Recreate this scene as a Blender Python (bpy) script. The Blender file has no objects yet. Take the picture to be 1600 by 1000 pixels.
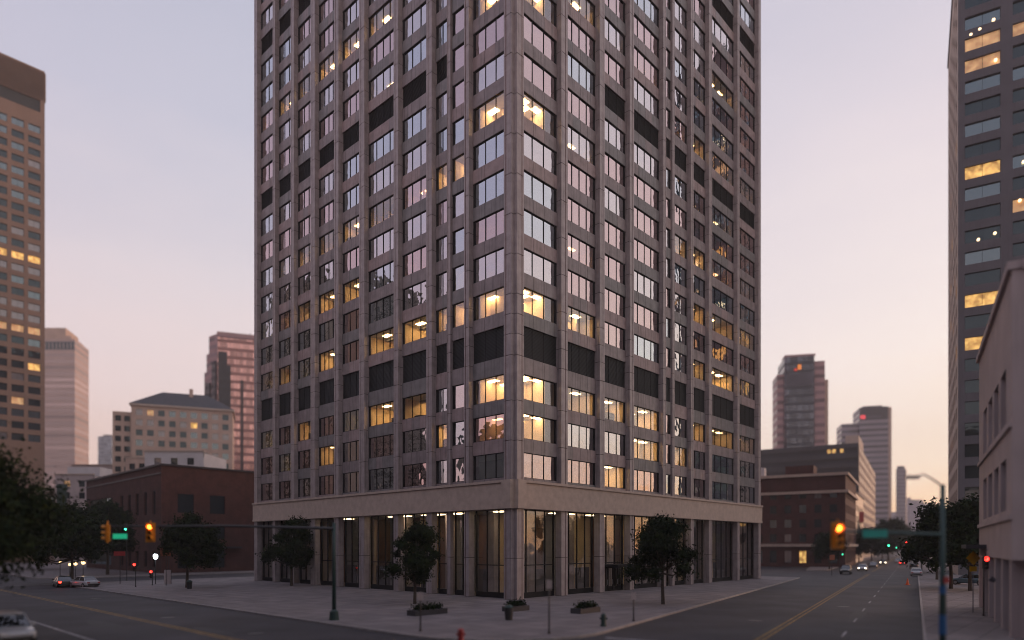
import bpy, math, random
from mathutils import Vector, Matrix
random.seed(11)
C = bpy.context.scene.collection
R = math.radians
EYE, F, CX, HY = 5.4, 1042.0, 800.0, 853.0      # eye height (m), focal length and horizon of the photograph (px of 1600)

def at(px, Y): return ((px - CX) * Y / F, Y)
def zat(py, Y): return EYE + (HY - py) * Y / F
def gY(py): return EYE * F / (py - HY)
def lin(r, g, b):
    f = lambda c: (c/255/12.92) if c/255 <= .04045 else ((c/255 + .055)/1.055)**2.4
    return (f(r), f(g), f(b), 1)

# ---------------------------------------------------------------- materials
def new_mat(name):
    m = bpy.data.materials.new(name); m.use_nodes = True
    nt = m.node_tree
    return m, nt, nt.nodes['Principled BSDF']
def mat(name, col, rough=.7, metal=0, var=.12, scale=1.5, bump=0, stretch=(1, 1, 1), dirt=0, spec=.5):
    m, nt, p = new_mat(name)
    p.inputs['Roughness'].default_value = rough; p.inputs['Metallic'].default_value = metal
    p.inputs['Specular IOR Level'].default_value = spec
    N, L = nt.nodes.new, nt.links.new
    tc = N('ShaderNodeTexCoord'); mp = N('ShaderNodeMapping'); mp.inputs['Scale'].default_value = stretch
    L(tc.outputs['Object'], mp.inputs[0])
    n1 = N('ShaderNodeTexNoise'); n1.inputs['Scale'].default_value = scale; n1.inputs['Detail'].default_value = 6
    L(mp.outputs[0], n1.inputs['Vector'])
    cr = N('ShaderNodeMapRange'); cr.inputs[1].default_value = .3; cr.inputs[2].default_value = .7
    cr.inputs[3].default_value = 1 - var; cr.inputs[4].default_value = 1 + var
    L(n1.outputs['Fac'], cr.inputs[0])
    mx = N('ShaderNodeVectorMath'); mx.operation = 'SCALE'; mx.inputs[0].default_value = col[:3]
    L(cr.outputs[0], mx.inputs['Scale'])
    out = mx.outputs[0]
    if dirt:
        n2 = N('ShaderNodeTexNoise'); n2.inputs['Scale'].default_value = 1.1; n2.inputs['Detail'].default_value = 4
        mp2 = N('ShaderNodeMapping'); mp2.inputs['Scale'].default_value = (3.5, 3.5, .16)
        L(tc.outputs['Object'], mp2.inputs[0]); L(mp2.outputs[0], n2.inputs['Vector'])
        c2 = N('ShaderNodeMapRange'); c2.inputs[1].default_value = .5; c2.inputs[2].default_value = .72
        c2.inputs[3].default_value = 1; c2.inputs[4].default_value = 1 - dirt
        L(n2.outputs['Fac'], c2.inputs[0])
        m2 = N('ShaderNodeVectorMath'); m2.operation = 'SCALE'; L(out, m2.inputs[0]); L(c2.outputs[0], m2.inputs['Scale'])
        out = m2.outputs[0]
    L(out, p.inputs['Base Color'])
    if bump:
        b = N('ShaderNodeBump'); b.inputs['Strength'].default_value = bump; b.inputs['Distance'].default_value = .02
        n3 = N('ShaderNodeTexNoise'); n3.inputs['Scale'].default_value = scale*12; L(tc.outputs['Object'], n3.inputs['Vector'])
        L(n3.outputs['Fac'], b.inputs['Height']); L(b.outputs[0], p.inputs['Normal'])
    return m
def emit(name, col, s):
    m, nt, p = new_mat(name)
    p.inputs['Base Color'].default_value = col; p.inputs['Emission Color'].default_value = col
    p.inputs['Emission Strength'].default_value = s
    return m
def glass(name, tint=(.5, .52, .5), refl=.4, wave=.06, wscale=.55, rcol=(.95, .93, .95), rough=.012, back=None):
    """Coated office glass: part mirror, part see-through (or dark body), slightly wavy."""
    m = bpy.data.materials.new(name); m.use_nodes = True
    nt = m.node_tree; nt.nodes.clear(); N, L = nt.nodes.new, nt.links.new
    o = N('ShaderNodeOutputMaterial'); mx = N('ShaderNodeMixShader')
    if back is None:
        t = N('ShaderNodeBsdfTransparent'); t.inputs[0].default_value = (*tint, 1)
    else:
        t = N('ShaderNodeBsdfDiffuse'); t.inputs[0].default_value = (*back, 1)
    g = N('ShaderNodeBsdfGlossy'); g.inputs['Color'].default_value = (*rcol, 1); g.inputs['Roughness'].default_value = rough
    tc = N('ShaderNodeTexCoord'); n = N('ShaderNodeTexNoise'); n.inputs['Scale'].default_value = wscale; n.inputs['Detail'].default_value = 1.5
    L(tc.outputs['Object'], n.inputs['Vector'])
    b = N('ShaderNodeBump'); b.inputs['Strength'].default_value = wave; b.inputs['Distance'].default_value = .3
    L(n.outputs['Fac'], b.inputs['Height']); L(b.outputs[0], g.inputs['Normal'])
    lw = N('ShaderNodeLayerWeight'); lw.inputs['Blend'].default_value = .5
    pw = N('ShaderNodeMath'); pw.operation = 'POWER'; pw.inputs[1].default_value = 3; L(lw.outputs['Facing'], pw.inputs[0])
    mr = N('ShaderNodeMapRange'); mr.inputs[3].default_value = refl; mr.inputs[4].default_value = .97; L(pw.outputs[0], mr.inputs[0])
    L(mr.outputs[0], mx.inputs[0]); L(t.outputs[0], mx.inputs[1]); L(g.outputs[0], mx.inputs[2]); L(mx.outputs[0], o.inputs[0])
    return m
def grid_mat(name, wall, glassc, du, dz, fu, fz, rough=.25, metal=.0, axis='XY', gloss=.6):
    """Far facade: a grid of glossy panes in a matt wall, in object space (u = x+y run)."""
    m, nt, p = new_mat(name); N, L = nt.nodes.new, nt.links.new
    tc = N('ShaderNodeTexCoord'); sp = N('ShaderNodeSeparateXYZ'); L(tc.outputs['Object'], sp.inputs[0])
    add = N('ShaderNodeMath'); add.operation = 'ADD'; L(sp.outputs['X'], add.inputs[0]); L(sp.outputs['Y'], add.inputs[1])
    def band(src, d, f):
        a = N('ShaderNodeMath'); a.operation = 'DIVIDE'; L(src, a.inputs[0]); a.inputs[1].default_value = d
        b = N('ShaderNodeMath'); b.operation = 'FRACT'; L(a.outputs[0], b.inputs[0])
        c = N('ShaderNodeMath'); c.operation = 'LESS_THAN'; L(b.outputs[0], c.inputs[0]); c.inputs[1].default_value = f
        return c.outputs[0], a.outputs[0]
    bu, iu = band(add.outputs[0], du, fu); bz, iz = band(sp.outputs['Z'], dz, fz)
    mk = N('ShaderNodeMath'); mk.operation = 'MULTIPLY'; L(bu, mk.inputs[0]); L(bz, mk.inputs[1])
    fl1 = N('ShaderNodeMath'); fl1.operation = 'FLOOR'; L(iu, fl1.inputs[0])
    fl2 = N('ShaderNodeMath'); fl2.operation = 'FLOOR'; L(iz, fl2.inputs[0])
    cb = N('ShaderNodeCombineXYZ'); L(fl1.outputs[0], cb.inputs[0]); L(fl2.outputs[0], cb.inputs[1])
    wn = N('ShaderNodeTexWhiteNoise'); L(cb.outputs[0], wn.inputs['Vector'])
    gv = N('ShaderNodeMapRange'); gv.inputs[3].default_value = .55; gv.inputs[4].default_value = 1.35; L(wn.outputs['Value'], gv.inputs[0])
    gc = N('ShaderNodeVectorMath'); gc.operation = 'SCALE'; gc.inputs[0].default_value = glassc[:3]; L(gv.outputs[0], gc.inputs['Scale'])
    ns = N('ShaderNodeTexNoise'); ns.inputs['Scale'].default_value = .12; L(tc.outputs['Object'], ns.inputs['Vector'])
    wv = N('ShaderNodeMapRange'); wv.inputs[3].default_value = .85; wv.inputs[4].default_value = 1.15; L(ns.outputs['Fac'], wv.inputs[0])
    wc = N('ShaderNodeVectorMath'); wc.operation = 'SCALE'; wc.inputs[0].default_value = wall[:3]; L(wv.outputs[0], wc.inputs['Scale'])
    mx = N('ShaderNodeMix'); mx.data_type = 'RGBA'; L(mk.outputs[0], mx.inputs[0]); L(wc.outputs[0], mx.inputs[6]); L(gc.outputs[0], mx.inputs[7])
    L(mx.outputs[2], p.inputs['Base Color'])
    rr = N('ShaderNodeMapRange'); rr.inputs[3].default_value = .8; rr.inputs[4].default_value = rough; L(mk.outputs[0], rr.inputs[0]); L(rr.outputs[0], p.inputs['Roughness'])
    me = N('ShaderNodeMath'); me.operation = 'MULTIPLY'; L(mk.outputs[0], me.inputs[0]); me.inputs[1].default_value = gloss; L(me.outputs[0], p.inputs['Metallic'])
    return m

M = {}
M['precast'] = mat('precast_granite', (.335, .283, .283), .40, var=.16, scale=1.4, bump=.12, dirt=.32)
M['spandrel'] = mat('spandrel_stone', (.24, .20, .203), .42, var=.18, scale=1.1, bump=.1, dirt=.38)
M['spandrel2'] = mat('spandrel_stone_grey', (.19, .178, .18), .42, var=.18, scale=1.1, bump=.1, dirt=.38)
M['spandrel3'] = mat('spandrel_stone_rosy', (.31, .235, .232), .48, var=.18, scale=1.1, bump=.1, dirt=.38)
M['joint'] = mat('dark_joint', (.05, .035, .033), .9)
M['rust'] = mat('rusty_sealant', (.12, .05, .04), .9)
M['frame'] = mat('dark_bronze_frame', (.014, .014, .015), .6, spec=.15)
M['louver'] = mat('black_louver', (.014, .016, .016), .55, var=.2)
M['glass'] = glass('coated_glass', refl=.60, wave=.13, wscale=.75)
M['glass2'] = glass('coated_glass_blue_reflection', tint=(.36, .44, .46), refl=.62, rcol=(.84, .92, .98), wave=.13, wscale=.75)  # bluer sky reflection put into the glass tint
M['glass4'] = glass('coated_glass_rose_reflection', tint=(.5, .42, .4), refl=.56, rcol=(.97, .80, .80), wave=.13, wscale=.75)  # pink of reflected sky and blinds put into the glass tint
M['glass3'] = glass('clear_office_glass', tint=(.8, .78, .72), refl=.2, wave=.1)
M['wood'] = mat('dark_wood_panel', (.13, .06, .03), .5, var=.25, scale=3, stretch=(1, 1, .1))
M['ceil'] = mat('ceiling_tile', (.62, .58, .5), .9)
M['paint'] = mat('warm_wall_paint', (.66, .5, .3), .9, var=.08, scale=.6)
M['dimwall'] = mat('grey_office_wall', (.16, .16, .17), .9)
M['blind'] = mat('pale_blind', (.55, .52, .5), .9, var=.05)
M['carpet'] = mat('office_carpet', (.1, .09, .08), .95)
M['panel'] = emit('office_light_panel', (1, .66, .32, 1), 30)
M['panel_dim'] = emit('office_light_panel_dim', (1, .66, .30, 1), 16)
M['shoplight'] = emit('lobby_light_panel', (1, .78, .5, 1), 10)
M['asphalt'] = mat('asphalt', (.038, .036, .043), .72, var=.42, scale=.22, bump=.35, spec=.35)
M['tar'] = mat('tar_patch', (.03, .03, .034), .7, var=.2, scale=.8)
M['sidewalk'] = mat('sidewalk_concrete', (.205, .178, .18), .85, var=.16, scale=.5, bump=.2)
M['kerb'] = mat('kerb_stone', (.30, .27, .26), .85, var=.15)
M['yellow_paint'] = mat('yellow_road_paint', (.25, .15, .045), .8, var=.5, scale=1.2)
M['white_paint'] = mat('white_road_paint', (.25, .245, .26), .8, var=.5, scale=1.2)
M['brick'] = mat('red_brick', (.098, .038, .032), .88, var=.25, scale=.6, bump=.2, dirt=.2)
M['brick2'] = mat('dark_red_brick', (.095, .036, .031), .88, var=.22, scale=.6, dirt=.2)
M['tan'] = mat('tan_concrete', (.21, .14, .108), .85, var=.1, scale=.2, dirt=.12)
M['pinkstone'] = mat('pink_limestone', (.50, .36, .29), .85, var=.12, scale=.25)
M['lilac'] = mat('pale_lilac_stucco', (.48, .40, .39), .88, var=.1, scale=.4, dirt=.15)
M['white'] = mat('white_stucco', (.62, .58, .58), .85, var=.08, scale=.4)
M['trimstone'] = mat('cornice_stone', (.46, .36, .30), .8, var=.12)
M['slate'] = mat('slate_roof', (.06, .06, .068), .75, var=.2, scale=.8)
M['darkclad'] = mat('dark_cladding', (.038, .037, .043), .5, var=.1, scale=.3)
M['greyclad'] = mat('grey_precast', (.105, .102, .12), .75, var=.1, scale=.3, dirt=.15)
M['roofgravel'] = mat('roof_gravel', (.18, .17, .17), .95)
M['winglass'] = glass('window_glass_dark', refl=.07, back=(.014, .020, .024), wave=.05, rcol=(.6, .8, .88))
M['winglass_blue'] = glass('window_glass_bluish', refl=.2, back=(.02, .03, .036), wave=.05, rcol=(.7, .88, .95))
M['darkpane'] = mat('dark_tinted_pane', (.02, .022, .026), .35, spec=.25)
M['winblind'] = glass('window_with_blind', refl=.14, back=(.16, .15, .155), wave=.04)
M['winlit'] = emit('lit_window', (1, .58, .17, 1), .75)
M['winlit_soft'] = emit('softly_lit_window', (1, .6, .28, 1), .28)
def uneven(m, sc, lo, hi):
    nt = m.node_tree; N, L = nt.nodes.new, nt.links.new; p = nt.nodes['Principled BSDF']
    tc = N('ShaderNodeNewGeometry'); n = N('ShaderNodeTexNoise'); n.inputs['Scale'].default_value = sc; n.inputs['Detail'].default_value = 3
    L(tc.outputs['Position'], n.inputs['Vector']); r = N('ShaderNodeMapRange'); r.inputs[1].default_value = .35; r.inputs[2].default_value = .68
    r.inputs[3].default_value = lo; r.inputs[4].default_value = hi; L(n.outputs['Fac'], r.inputs[0]); L(r.outputs[0], p.inputs['Emission Strength'])
uneven(M['winlit'], .9, .12, 1.05); uneven(M['winlit_soft'], .8, .04, .4)
M['spot'] = emit('bright_lamp_spot', (1, .72, .42, 1), 2.2)
M['teal'] = mat('teal_painted_steel', (.035, .085, .085), .5, spec=.5)
M['black'] = mat('black_metal', (.02, .02, .022), .5)
M['green_iron'] = mat('dark_green_iron', (.012, .04, .035), .5)
M['sig_yellow'] = mat('signal_yellow', (.72, .27, .02), .5)
M['sig_dark'] = mat('unlit_lens', (.03, .025, .02), .3)
M['l_amber'] = emit('lit_amber_lens', (1, .2, .02, 1), 14)
M['l_red'] = emit('lit_red_lens', (1, .03, .02, 1), 10)
M['l_green'] = emit('lit_green_lens', (.05, 1, .42, 1), 8)
M['l_green_dim'] = emit('lit_green_lens_dim', (.05, .7, .35, 1), 3)
M['l_white'] = emit('white_street_lamp', (.85, .92, 1, 1), 6)
M['l_head'] = emit('headlight_lamp', (1, .86, .62, 1), 14)
M['l_tail'] = emit('tail_lamp', (1, .03, .015, 1), 12)
M['l_warm'] = emit('warm_globe_lamp', (1, .66, .3, 1), 3)
M['sign_green'] = emit('lit_green_sign', (.02, .5, .26, 1), .55)
M['sign_teal'] = mat('teal_green_sign', (.015, .38, .33), .5)
M['sign_red'] = mat('red_sign', (.34, .03, .03), .5)
M['sign_brown'] = mat('brown_orange_sign', (.25, .07, .03), .6)
M['sign_yellow'] = mat('yellow_caution_sign', (.92, .48, .01), .5)
M['sign_white'] = mat('white_sign_legend', (.7, .7, .7), .6)
M['blue'] = mat('blue_vinyl', (.015, .10, .26), .5)
M['orange'] = mat('orange_cone', (.75, .12, .03), .6)
M['bark'] = mat('bark', (.06, .045, .035), .95, var=.3, scale=5)
def leaf_mat(name, c):
    m, nt, p = new_mat(name); p.inputs['Roughness'].default_value = .85; p.inputs['Specular IOR Level'].default_value = .06
    N, L = nt.nodes.new, nt.links.new
    g = N('ShaderNodeTexCoord'); n = N('ShaderNodeTexNoise'); n.inputs['Scale'].default_value = .9; n.inputs['Detail'].default_value = 5
    L(g.outputs['Object'], n.inputs['Vector'])
    r = N('ShaderNodeValToRGB'); r.color_ramp.elements[0].position = .35; r.color_ramp.elements[1].position = .68
    r.color_ramp.elements[0].color = (c[0]*.6, c[1]*.6, c[2]*.7, 1); r.color_ramp.elements[1].color = (c[0]*1.5, c[1]*1.4, c[2], 1)
    L(n.outputs['Fac'], r.inputs[0]); L(r.outputs[0], p.inputs['Base Color'])
    return m
M['leaf'] = leaf_mat('leaf_green', (.013, .025, .014)); M['leaf2'] = leaf_mat('leaf_olive', (.020, .031, .012))
M['tyre'] = mat('tyre', (.015, .015, .016), .85); M['rim'] = mat('wheel_rim', (.35, .35, .36), .35, metal=.8)
M['carglass'] = glass('car_glass', refl=.12, back=(.012, .014, .016), wave=.0)
def paint(n, c):
    m = mat(n, c, .28, var=.04); m.node_tree.nodes['Principled BSDF'].inputs['Coat Weight'].default_value = .6; return m
M['car_silver'] = paint('silver_paint', (.42, .43, .46)); M['car_dark'] = paint('black_paint', (.02, .021, .025))
M['car_white'] = paint('white_paint_car', (.62, .62, .63)); M['car_blue'] = paint('blue_grey_paint', (.07, .12, .15)); M['car_red'] = paint('maroon_paint', (.16, .02, .02))

# ---------------------------------------------------------------- mesh helpers
class Fr:
    """A frame: origin (x, y), u along the facade, v into the building."""
    def __init__(s, o, u, v): s.o, s.u, s.v = o, u, v; s.sign = 1 if u[0]*v[1] - u[1]*v[0] > 0 else -1
    def p(s, a, b, z): return (s.o[0] + a*s.u[0] + b*s.v[0], s.o[1] + a*s.u[1] + b*s.v[1], z)
def unit(x, y): l = math.hypot(x, y); return (x/l, y/l)
WF = Fr((0, 0), (1, 0), (0, 1))
class MB:
    def __init__(s): s.v, s.f, s.m = [], [], []
    def quad(s, pts, m=0):
        n = len(s.v); s.v += pts; s.f.append(tuple(range(n, n + len(pts)))); s.m.append(m)
    def box(s, fr, u0, u1, v0, v1, z0, z1, m=0):
        n = len(s.v)
        s.v += [fr.p(u0, v0, z0), fr.p(u1, v0, z0), fr.p(u1, v1, z0), fr.p(u0, v1, z0), fr.p(u0, v0, z1), fr.p(u1, v0, z1), fr.p(u1, v1, z1), fr.p(u0, v1, z1)]
        fs = [(0, 3, 2, 1), (4, 5, 6, 7), (0, 1, 5, 4), (1, 2, 6, 5), (2, 3, 7, 6), (3, 0, 4, 7)]
        for f in fs:
            f = f if fr.sign > 0 else f[::-1]
            s.f.append(tuple(n + i for i in f)); s.m.append(m)
    def prism(s, pts, z0, z1, m=0, mside=None):
        a = sum(pts[i][0]*pts[(i+1) % len(pts)][1] - pts[(i+1) % len(pts)][0]*pts[i][1] for i in range(len(pts)))
        if a < 0: pts = pts[::-1]
        n, k = len(s.v), len(pts)
        s.v += [(x, y, z0) for x, y in pts] + [(x, y, z1) for x, y in pts]
        s.f.append(tuple(n + k + i for i in range(k))); s.m.append(m)
        s.f.append(tuple(n + i for i in reversed(range(k)))); s.m.append(m)
        for i in range(k):
            j = (i+1) % k; s.f.append((n+i, n+j, n+k+j, n+k+i)); s.m.append(m if mside is None else mside)
    def tube(s, pts, rads, seg=10, m=0):
        rings = []
        for i, p in enumerate(pts):
            p = Vector(p); d = (Vector(pts[min(i+1, len(pts)-1)]) - Vector(pts[max(i-1, 0)])).normalized()
            a = d.orthogonal().normalized() if abs(d.z) < .95 else Vector((1, 0, 0)); a = (a - d*a.dot(d)).normalized(); b = d.cross(a)
            n = len(s.v); rings.append(n)
            s.v += [tuple(p + (a*math.cos(t) + b*math.sin(t))*rads[i]) for t in [2*math.pi*k/seg for k in range(seg)]]
        for r0, r1 in zip(rings, rings[1:]):
            for k in range(seg):
                s.f.append((r0+k, r0+(k+1) % seg, r1+(k+1) % seg, r1+k)); s.m.append(m)
        s.f.append(tuple(rings[0]+k for k in reversed(range(seg)))); s.m.append(m)
        s.f.append(tuple(rings[-1]+k for k in range(seg))); s.m.append(m)
    def build(s, name, mats, parent=None, loc=None, smooth=False):
        me = bpy.data.meshes.new(name)
        L = Vector(loc) if loc is not None else Vector((0, 0, 0))
        base = W(parent) if parent is not None else Vector((0, 0, 0))
        off = base + L
        me.from_pydata([tuple(Vector(p) - off) for p in s.v], [], s.f)
        for x in (mats if isinstance(mats, (list, tuple)) else [mats]): me.materials.append(x)
        me.polygons.foreach_set('material_index', s.m)
        if smooth: me.polygons.foreach_set('use_smooth', [True]*len(s.f))
        me.update()
        o = bpy.data.objects.new(name, me); C.objects.link(o); o.location = L
        if parent is not None: o.parent = parent
        return o
def W(o):
    v = Vector((0, 0, 0))
    while o is not None: v += Vector(o.location); o = o.parent
    return v
def tag(o, label=None, cat=None, group=None, kind=None):
    for k, x in (('label', label), ('category', cat), ('group', group), ('kind', kind)):
        if x: o[k] = x
    return o
def thing(name, label, cat, loc, group=None):
    o = bpy.data.objects.new(name, None); C.objects.link(o); o.location = loc; o.empty_display_size = .5
    return tag(o, label, cat, group)
def copy_tree(o, parent=None):
    c = o.copy(); C.objects.link(c); c.parent = parent
    for ch in list(o.children): copy_tree(ch, c)
    return c

# ---------------------------------------------------------------- geometry of the streets
uR, uL = unit(970, 1042), unit(-1120, 1042)          # the two facades of the tower
u2 = unit(630, 1042); n2 = (u2[1], -u2[0])           # the street on the right, and its right-hand normal
TC = (.19, 65.3)                                     # tower corner
FR, FL = Fr(TC, uR, uL), Fr(TC, uL, uR)
S2 = Fr((0, 0), u2, n2)                              # a = along the right street, b = across it
def tw(a, b): return (TC[0] + a*uR[0] + b*uL[0], TC[1] + a*uR[1] + b*uL[1])
def s2(a, b): return (a*u2[0] + b*n2[0], a*u2[1] + b*n2[1])

# ---------------------------------------------------------------- ground
g = MB(); g.quad([(-3000, -600, 0), (3000, -600, 0), (3000, 4500, 0), (-3000, 4500, 0)])
tag(g.build('ground', M['asphalt']), kind='structure')
def round_corner(p0, p1, p2, r, n=8):
    a, b, c = Vector(p0), Vector(p1), Vector(p2)
    d0, d1 = (a-b).normalized(), (c-b).normalized()
    ang = d0.angle(d1); t = r/math.tan(ang/2)
    s, e = b + d0*t, b + d1*t
    cen = b + (d0+d1).normalized()*(r/math.sin(ang/2))
    out = []
    for i in range(n+1):
        v = (s-cen).lerp(e-cen, i/n).normalized()*r
        out.append(tuple(cen+v))
    return out
def paving(name, pts):
    k = MB(); k.prism(pts, -.05, .146, 0, 0); k.build(name.replace('sidewalk', 'kerb'), M['kerb'])
    bpy.data.objects[-1] if False else None
    cx, cy = sum(p[0] for p in pts)/len(pts), sum(p[1] for p in pts)/len(pts)
    ins = []
    n = len(pts)
    area = sum(pts[i][0]*pts[(i+1) % n][1] - pts[(i+1) % n][0]*pts[i][1] for i in range(n))
    sg = 1 if area > 0 else -1
    for i in range(n):
        a, b, c = Vector(pts[i-1]), Vector(pts[i]), Vector(pts[(i+1) % n])
        e0, e1 = (b-a).normalized(), (c-b).normalized()
        n0, n1 = Vector((-e0.y, e0.x))*sg, Vector((-e1.y, e1.x))*sg
        nn = (n0+n1).normalized(); ins.append(tuple(b + nn*(.16/max(.3, nn.dot(n0)))))
    s = MB(); s.prism(ins, -.04, .15); return s.build(name, M['sidewalk'])
def kind_all(prefix):
    for o in bpy.data.objects:
        if o.parent is None and o.name.split('.')[0] == prefix: o['kind'] = 'structure'
# paving joints in the sidewalk material
def add_joints(m, size):
    nt = m.node_tree; N, L = nt.nodes.new, nt.links.new; p = nt.nodes['Principled BSDF']
    src = p.inputs['Base Color'].links[0].from_socket
    tc = N('ShaderNodeTexCoord'); mp = N('ShaderNodeMapping'); mp.inputs['Rotation'].default_value = (0, 0, -math.atan2(uR[1], uR[0]))
    L(tc.outputs['Object'], mp.inputs[0])
    b = N('ShaderNodeTexBrick'); b.offset = 0; b.inputs['Scale'].default_value = 1/size; b.inputs['Mortar Size'].default_value = .018
    b.inputs['Brick Width'].default_value = 1; b.inputs['Row Height'].default_value = 1
    b.inputs['Color1'].default_value = (1, 1, 1, 1); b.inputs['Color2'].default_value = (.74, .74, .77, 1); b.inputs['Mortar'].default_value = (.32, .32, .32, 1)
    L(mp.outputs[0], b.inputs['Vector'])
    x = N('ShaderNodeMix'); x.data_type = 'RGBA'; x.blend_type = 'MULTIPLY'; x.inputs[0].default_value = 1
    L(src, x.inputs[6]); L(b.outputs['Color'], x.inputs[7]); L(x.outputs[2], p.inputs['Base Color'])
add_joints(M['sidewalk'], 1.6)
def add_bricks(m, w=.6, h=.2, dk=.6):
    nt = m.node_tree; N, L = nt.nodes.new, nt.links.new; p = nt.nodes['Principled BSDF']
    src = p.inputs['Base Color'].links[0].from_socket
    tc = N('ShaderNodeTexCoord'); sp = N('ShaderNodeSeparateXYZ'); L(tc.outputs['Object'], sp.inputs[0])
    ad = N('ShaderNodeMath'); ad.operation = 'ADD'; L(sp.outputs['X'], ad.inputs[0]); L(sp.outputs['Y'], ad.inputs[1])
    cb = N('ShaderNodeCombineXYZ'); L(ad.outputs[0], cb.inputs[0]); L(sp.outputs['Z'], cb.inputs[1])
    b = N('ShaderNodeTexBrick'); b.inputs['Scale'].default_value = 1; b.inputs['Mortar Size'].default_value = .02
    b.inputs['Brick Width'].default_value = w; b.inputs['Row Height'].default_value = h
    b.inputs['Color1'].default_value = (1, 1, 1, 1); b.inputs['Color2'].default_value = (.8, .8, .8, 1); b.inputs['Mortar'].default_value = (dk, dk, dk, 1)
    L(cb.outputs[0], b.inputs['Vector'])
    x = N('ShaderNodeMix'); x.data_type = 'RGBA'; x.blend_type = 'MULTIPLY'; x.inputs[0].default_value = 1
    L(src, x.inputs[6]); L(b.outputs['Color'], x.inputs[7]); L(x.outputs[2], p.inputs['Base Color'])
add_bricks(M['brick']); add_bricks(M['brick2'])

KL, KR = -16.4, .4           # kerbs of the right street (across)
CURB_A, FAR_A = -23.2, -42.5 # kerbs of the left street (distance a from the tower's left face)
# intersection of the tower block's two kerbs
def on_right_kerb(a):        # point with tower coord a on the left kerb of the right street
    p = Vector(s2(60, KL)); d = Vector(u2)
    pa = (p.x-TC[0])*uR[0] + (p.y-TC[1])*uR[1]; da = d.x*uR[0] + d.y*uR[1]
    return tuple(p + d*((a-pa)/da))
corner = on_right_kerb(CURB_A)
pA, pB = tw(CURB_A, 66), on_right_kerb(66)
paving('sidewalk', [pA] + round_corner(pA, corner, pB, 7.5) + [pB, tw(66, 66)])
# block beyond the cross street on the left (brick corner building)
q0, q1, q2, q3 = tw(-21, 84), tw(-21, 330), tw(66, 330), tw(66, 84)
paving('sidewalk', round_corner(q3, q0, q1, 5) + [q1, q2, q3])
# far side of the left street
r0, r1 = tw(FAR_A, 330), tw(FAR_A, -44)
paving('sidewalk', [r0, tw(-160, 330), tw(-160, -44)] + round_corner(tw(-160, -44), r1, r0, 6))
# blocks of the right street
paving('sidewalk', round_corner(s2(23, 60), s2(23, KR), s2(130, KR), .5) + round_corner(s2(23, KR), s2(146, KR), s2(146, 60), 4) + [s2(146, 60), s2(23, 60)])
paving('sidewalk', round_corner(s2(158, 60), s2(158, KR), s2(700, KR), 4) + [s2(700, KR), s2(700, 60)])
paving('sidewalk', round_corner(s2(158, -70), s2(158, KL), s2(700, KL), 4) + [s2(700, KL), s2(700, -70)])
kind_all('sidewalk'); kind_all('kerb')
def stripe(fr, a0, a1, b0, b1, m, z=.004):
    s = MB(); s.quad([fr.p(a0, b0, z), fr.p(a1, b0, z), fr.p(a1, b1, z), fr.p(a0, b1, z)]); tag(s.build('road_marking', M[m]), kind='structure')
LS = Fr(TC, uL, uR)   # left street: a along uL, b = distance a in tower coords
for off in (-31.0, -30.65): stripe(LS, -24, 300, off, off+.15, 'yellow_paint')
stripe(LS, -24, 14, -36.5, -36.25, 'white_paint')
for a in range(30, 160, 9): stripe(LS, a, a+3, -36.5, -36.36, 'white_paint')
for off in (-7.9, -7.55): stripe(S2, 38, 146, off, off+.15, 'yellow_paint'); stripe(S2, 158, 500, off, off+.15, 'yellow_paint')
for a in range(44, 420, 9): stripe(S2, a, a+3, -3.8, -3.66, 'white_paint')
stripe(S2, 36.2, 36.7, -15.6, -8.3, 'white_paint')                     # stop line
stripe(S2, 138, 138.5, -7.3, -.3, 'white_paint')
for a in (148.2, 154.2): stripe(S2, a, a+.3, -15.8, -.2, 'white_paint')   # crosswalk of the next crossing
stripe(LS, -22.2, -21.8, -30, -24, 'white_paint'); stripe(LS, 66.6, 67, -42, -22, 'white_paint')
for (px, py, l, w, an) in ((1200, 985, 9, .9, .6), (1340, 960, 16, 1.1, .52), (160, 975, 8, 1.4, 2.3), (330, 985, 6, .8, 2.4), (1395, 900, 30, .7, .52)):
    Y = gY(py); x, y = at(px, Y); fr = Fr((x, y), u2 if px > 800 else uL, n2 if px > 800 else uR)
    s = MB(); pts = []
    for k in range(14):
        t = 2*math.pi*k/14; rr = random.uniform(.75, 1.1); pts.append(fr.p(math.cos(t)*l/2*rr, math.sin(t)*w/2*rr, .003))
    s.quad(pts); tag(s.build('road_patch', M['tar']), kind='structure')

rc = random.Random(5)
def crack(x, y, an, l):
    m = MB(); pts = []
    for k in range(26):
        pts.append((x, y)); an += rc.gauss(0, .25); x += math.cos(an)*l/25; y += math.sin(an)*l/25
    for (ax_, ay_), (bx, by) in zip(pts, pts[1:]):
        d = Vector((bx-ax_, by-ay_)).normalized(); n_ = (-d.y*.035, d.x*.035)
        m.quad([(ax_-n_[0], ay_-n_[1], .002), (bx-n_[0], by-n_[1], .002), (bx+n_[0], by+n_[1], .002), (ax_+n_[0], ay_+n_[1], .002)])
    tag(m.build('road_crack', M['tar']), kind='structure')
for (px, py, an, l) in ((120, 960, 2.2, 14), (230, 985, 2.5, 9), (90, 930, .4, 12), (1120, 990, .9, 10), (1230, 975, 2.6, 8), (1330, 985, 1.0, 14), (1400, 960, 2.9, 7), (1290, 925, 1.1, 22), (1380, 925, .5, 12), (330, 965, .2, 8)):
    crack(*at(px, gY(py)), an, l)
for px, py in ((1180, 970), (1318, 948), (262, 965), (400, 990), (150, 935)):
    x, y = at(px, gY(py)); m = MB(); m.tube([(x, y, -.02), (x, y, .012)], [.42, .42], 24); m.tube([(x, y, .0), (x, y, .008)], [.5, .5], 24)
    tag(m.build('manhole_cover', mat('cast_iron', (.03, .03, .032), .5)), kind='structure')

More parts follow.
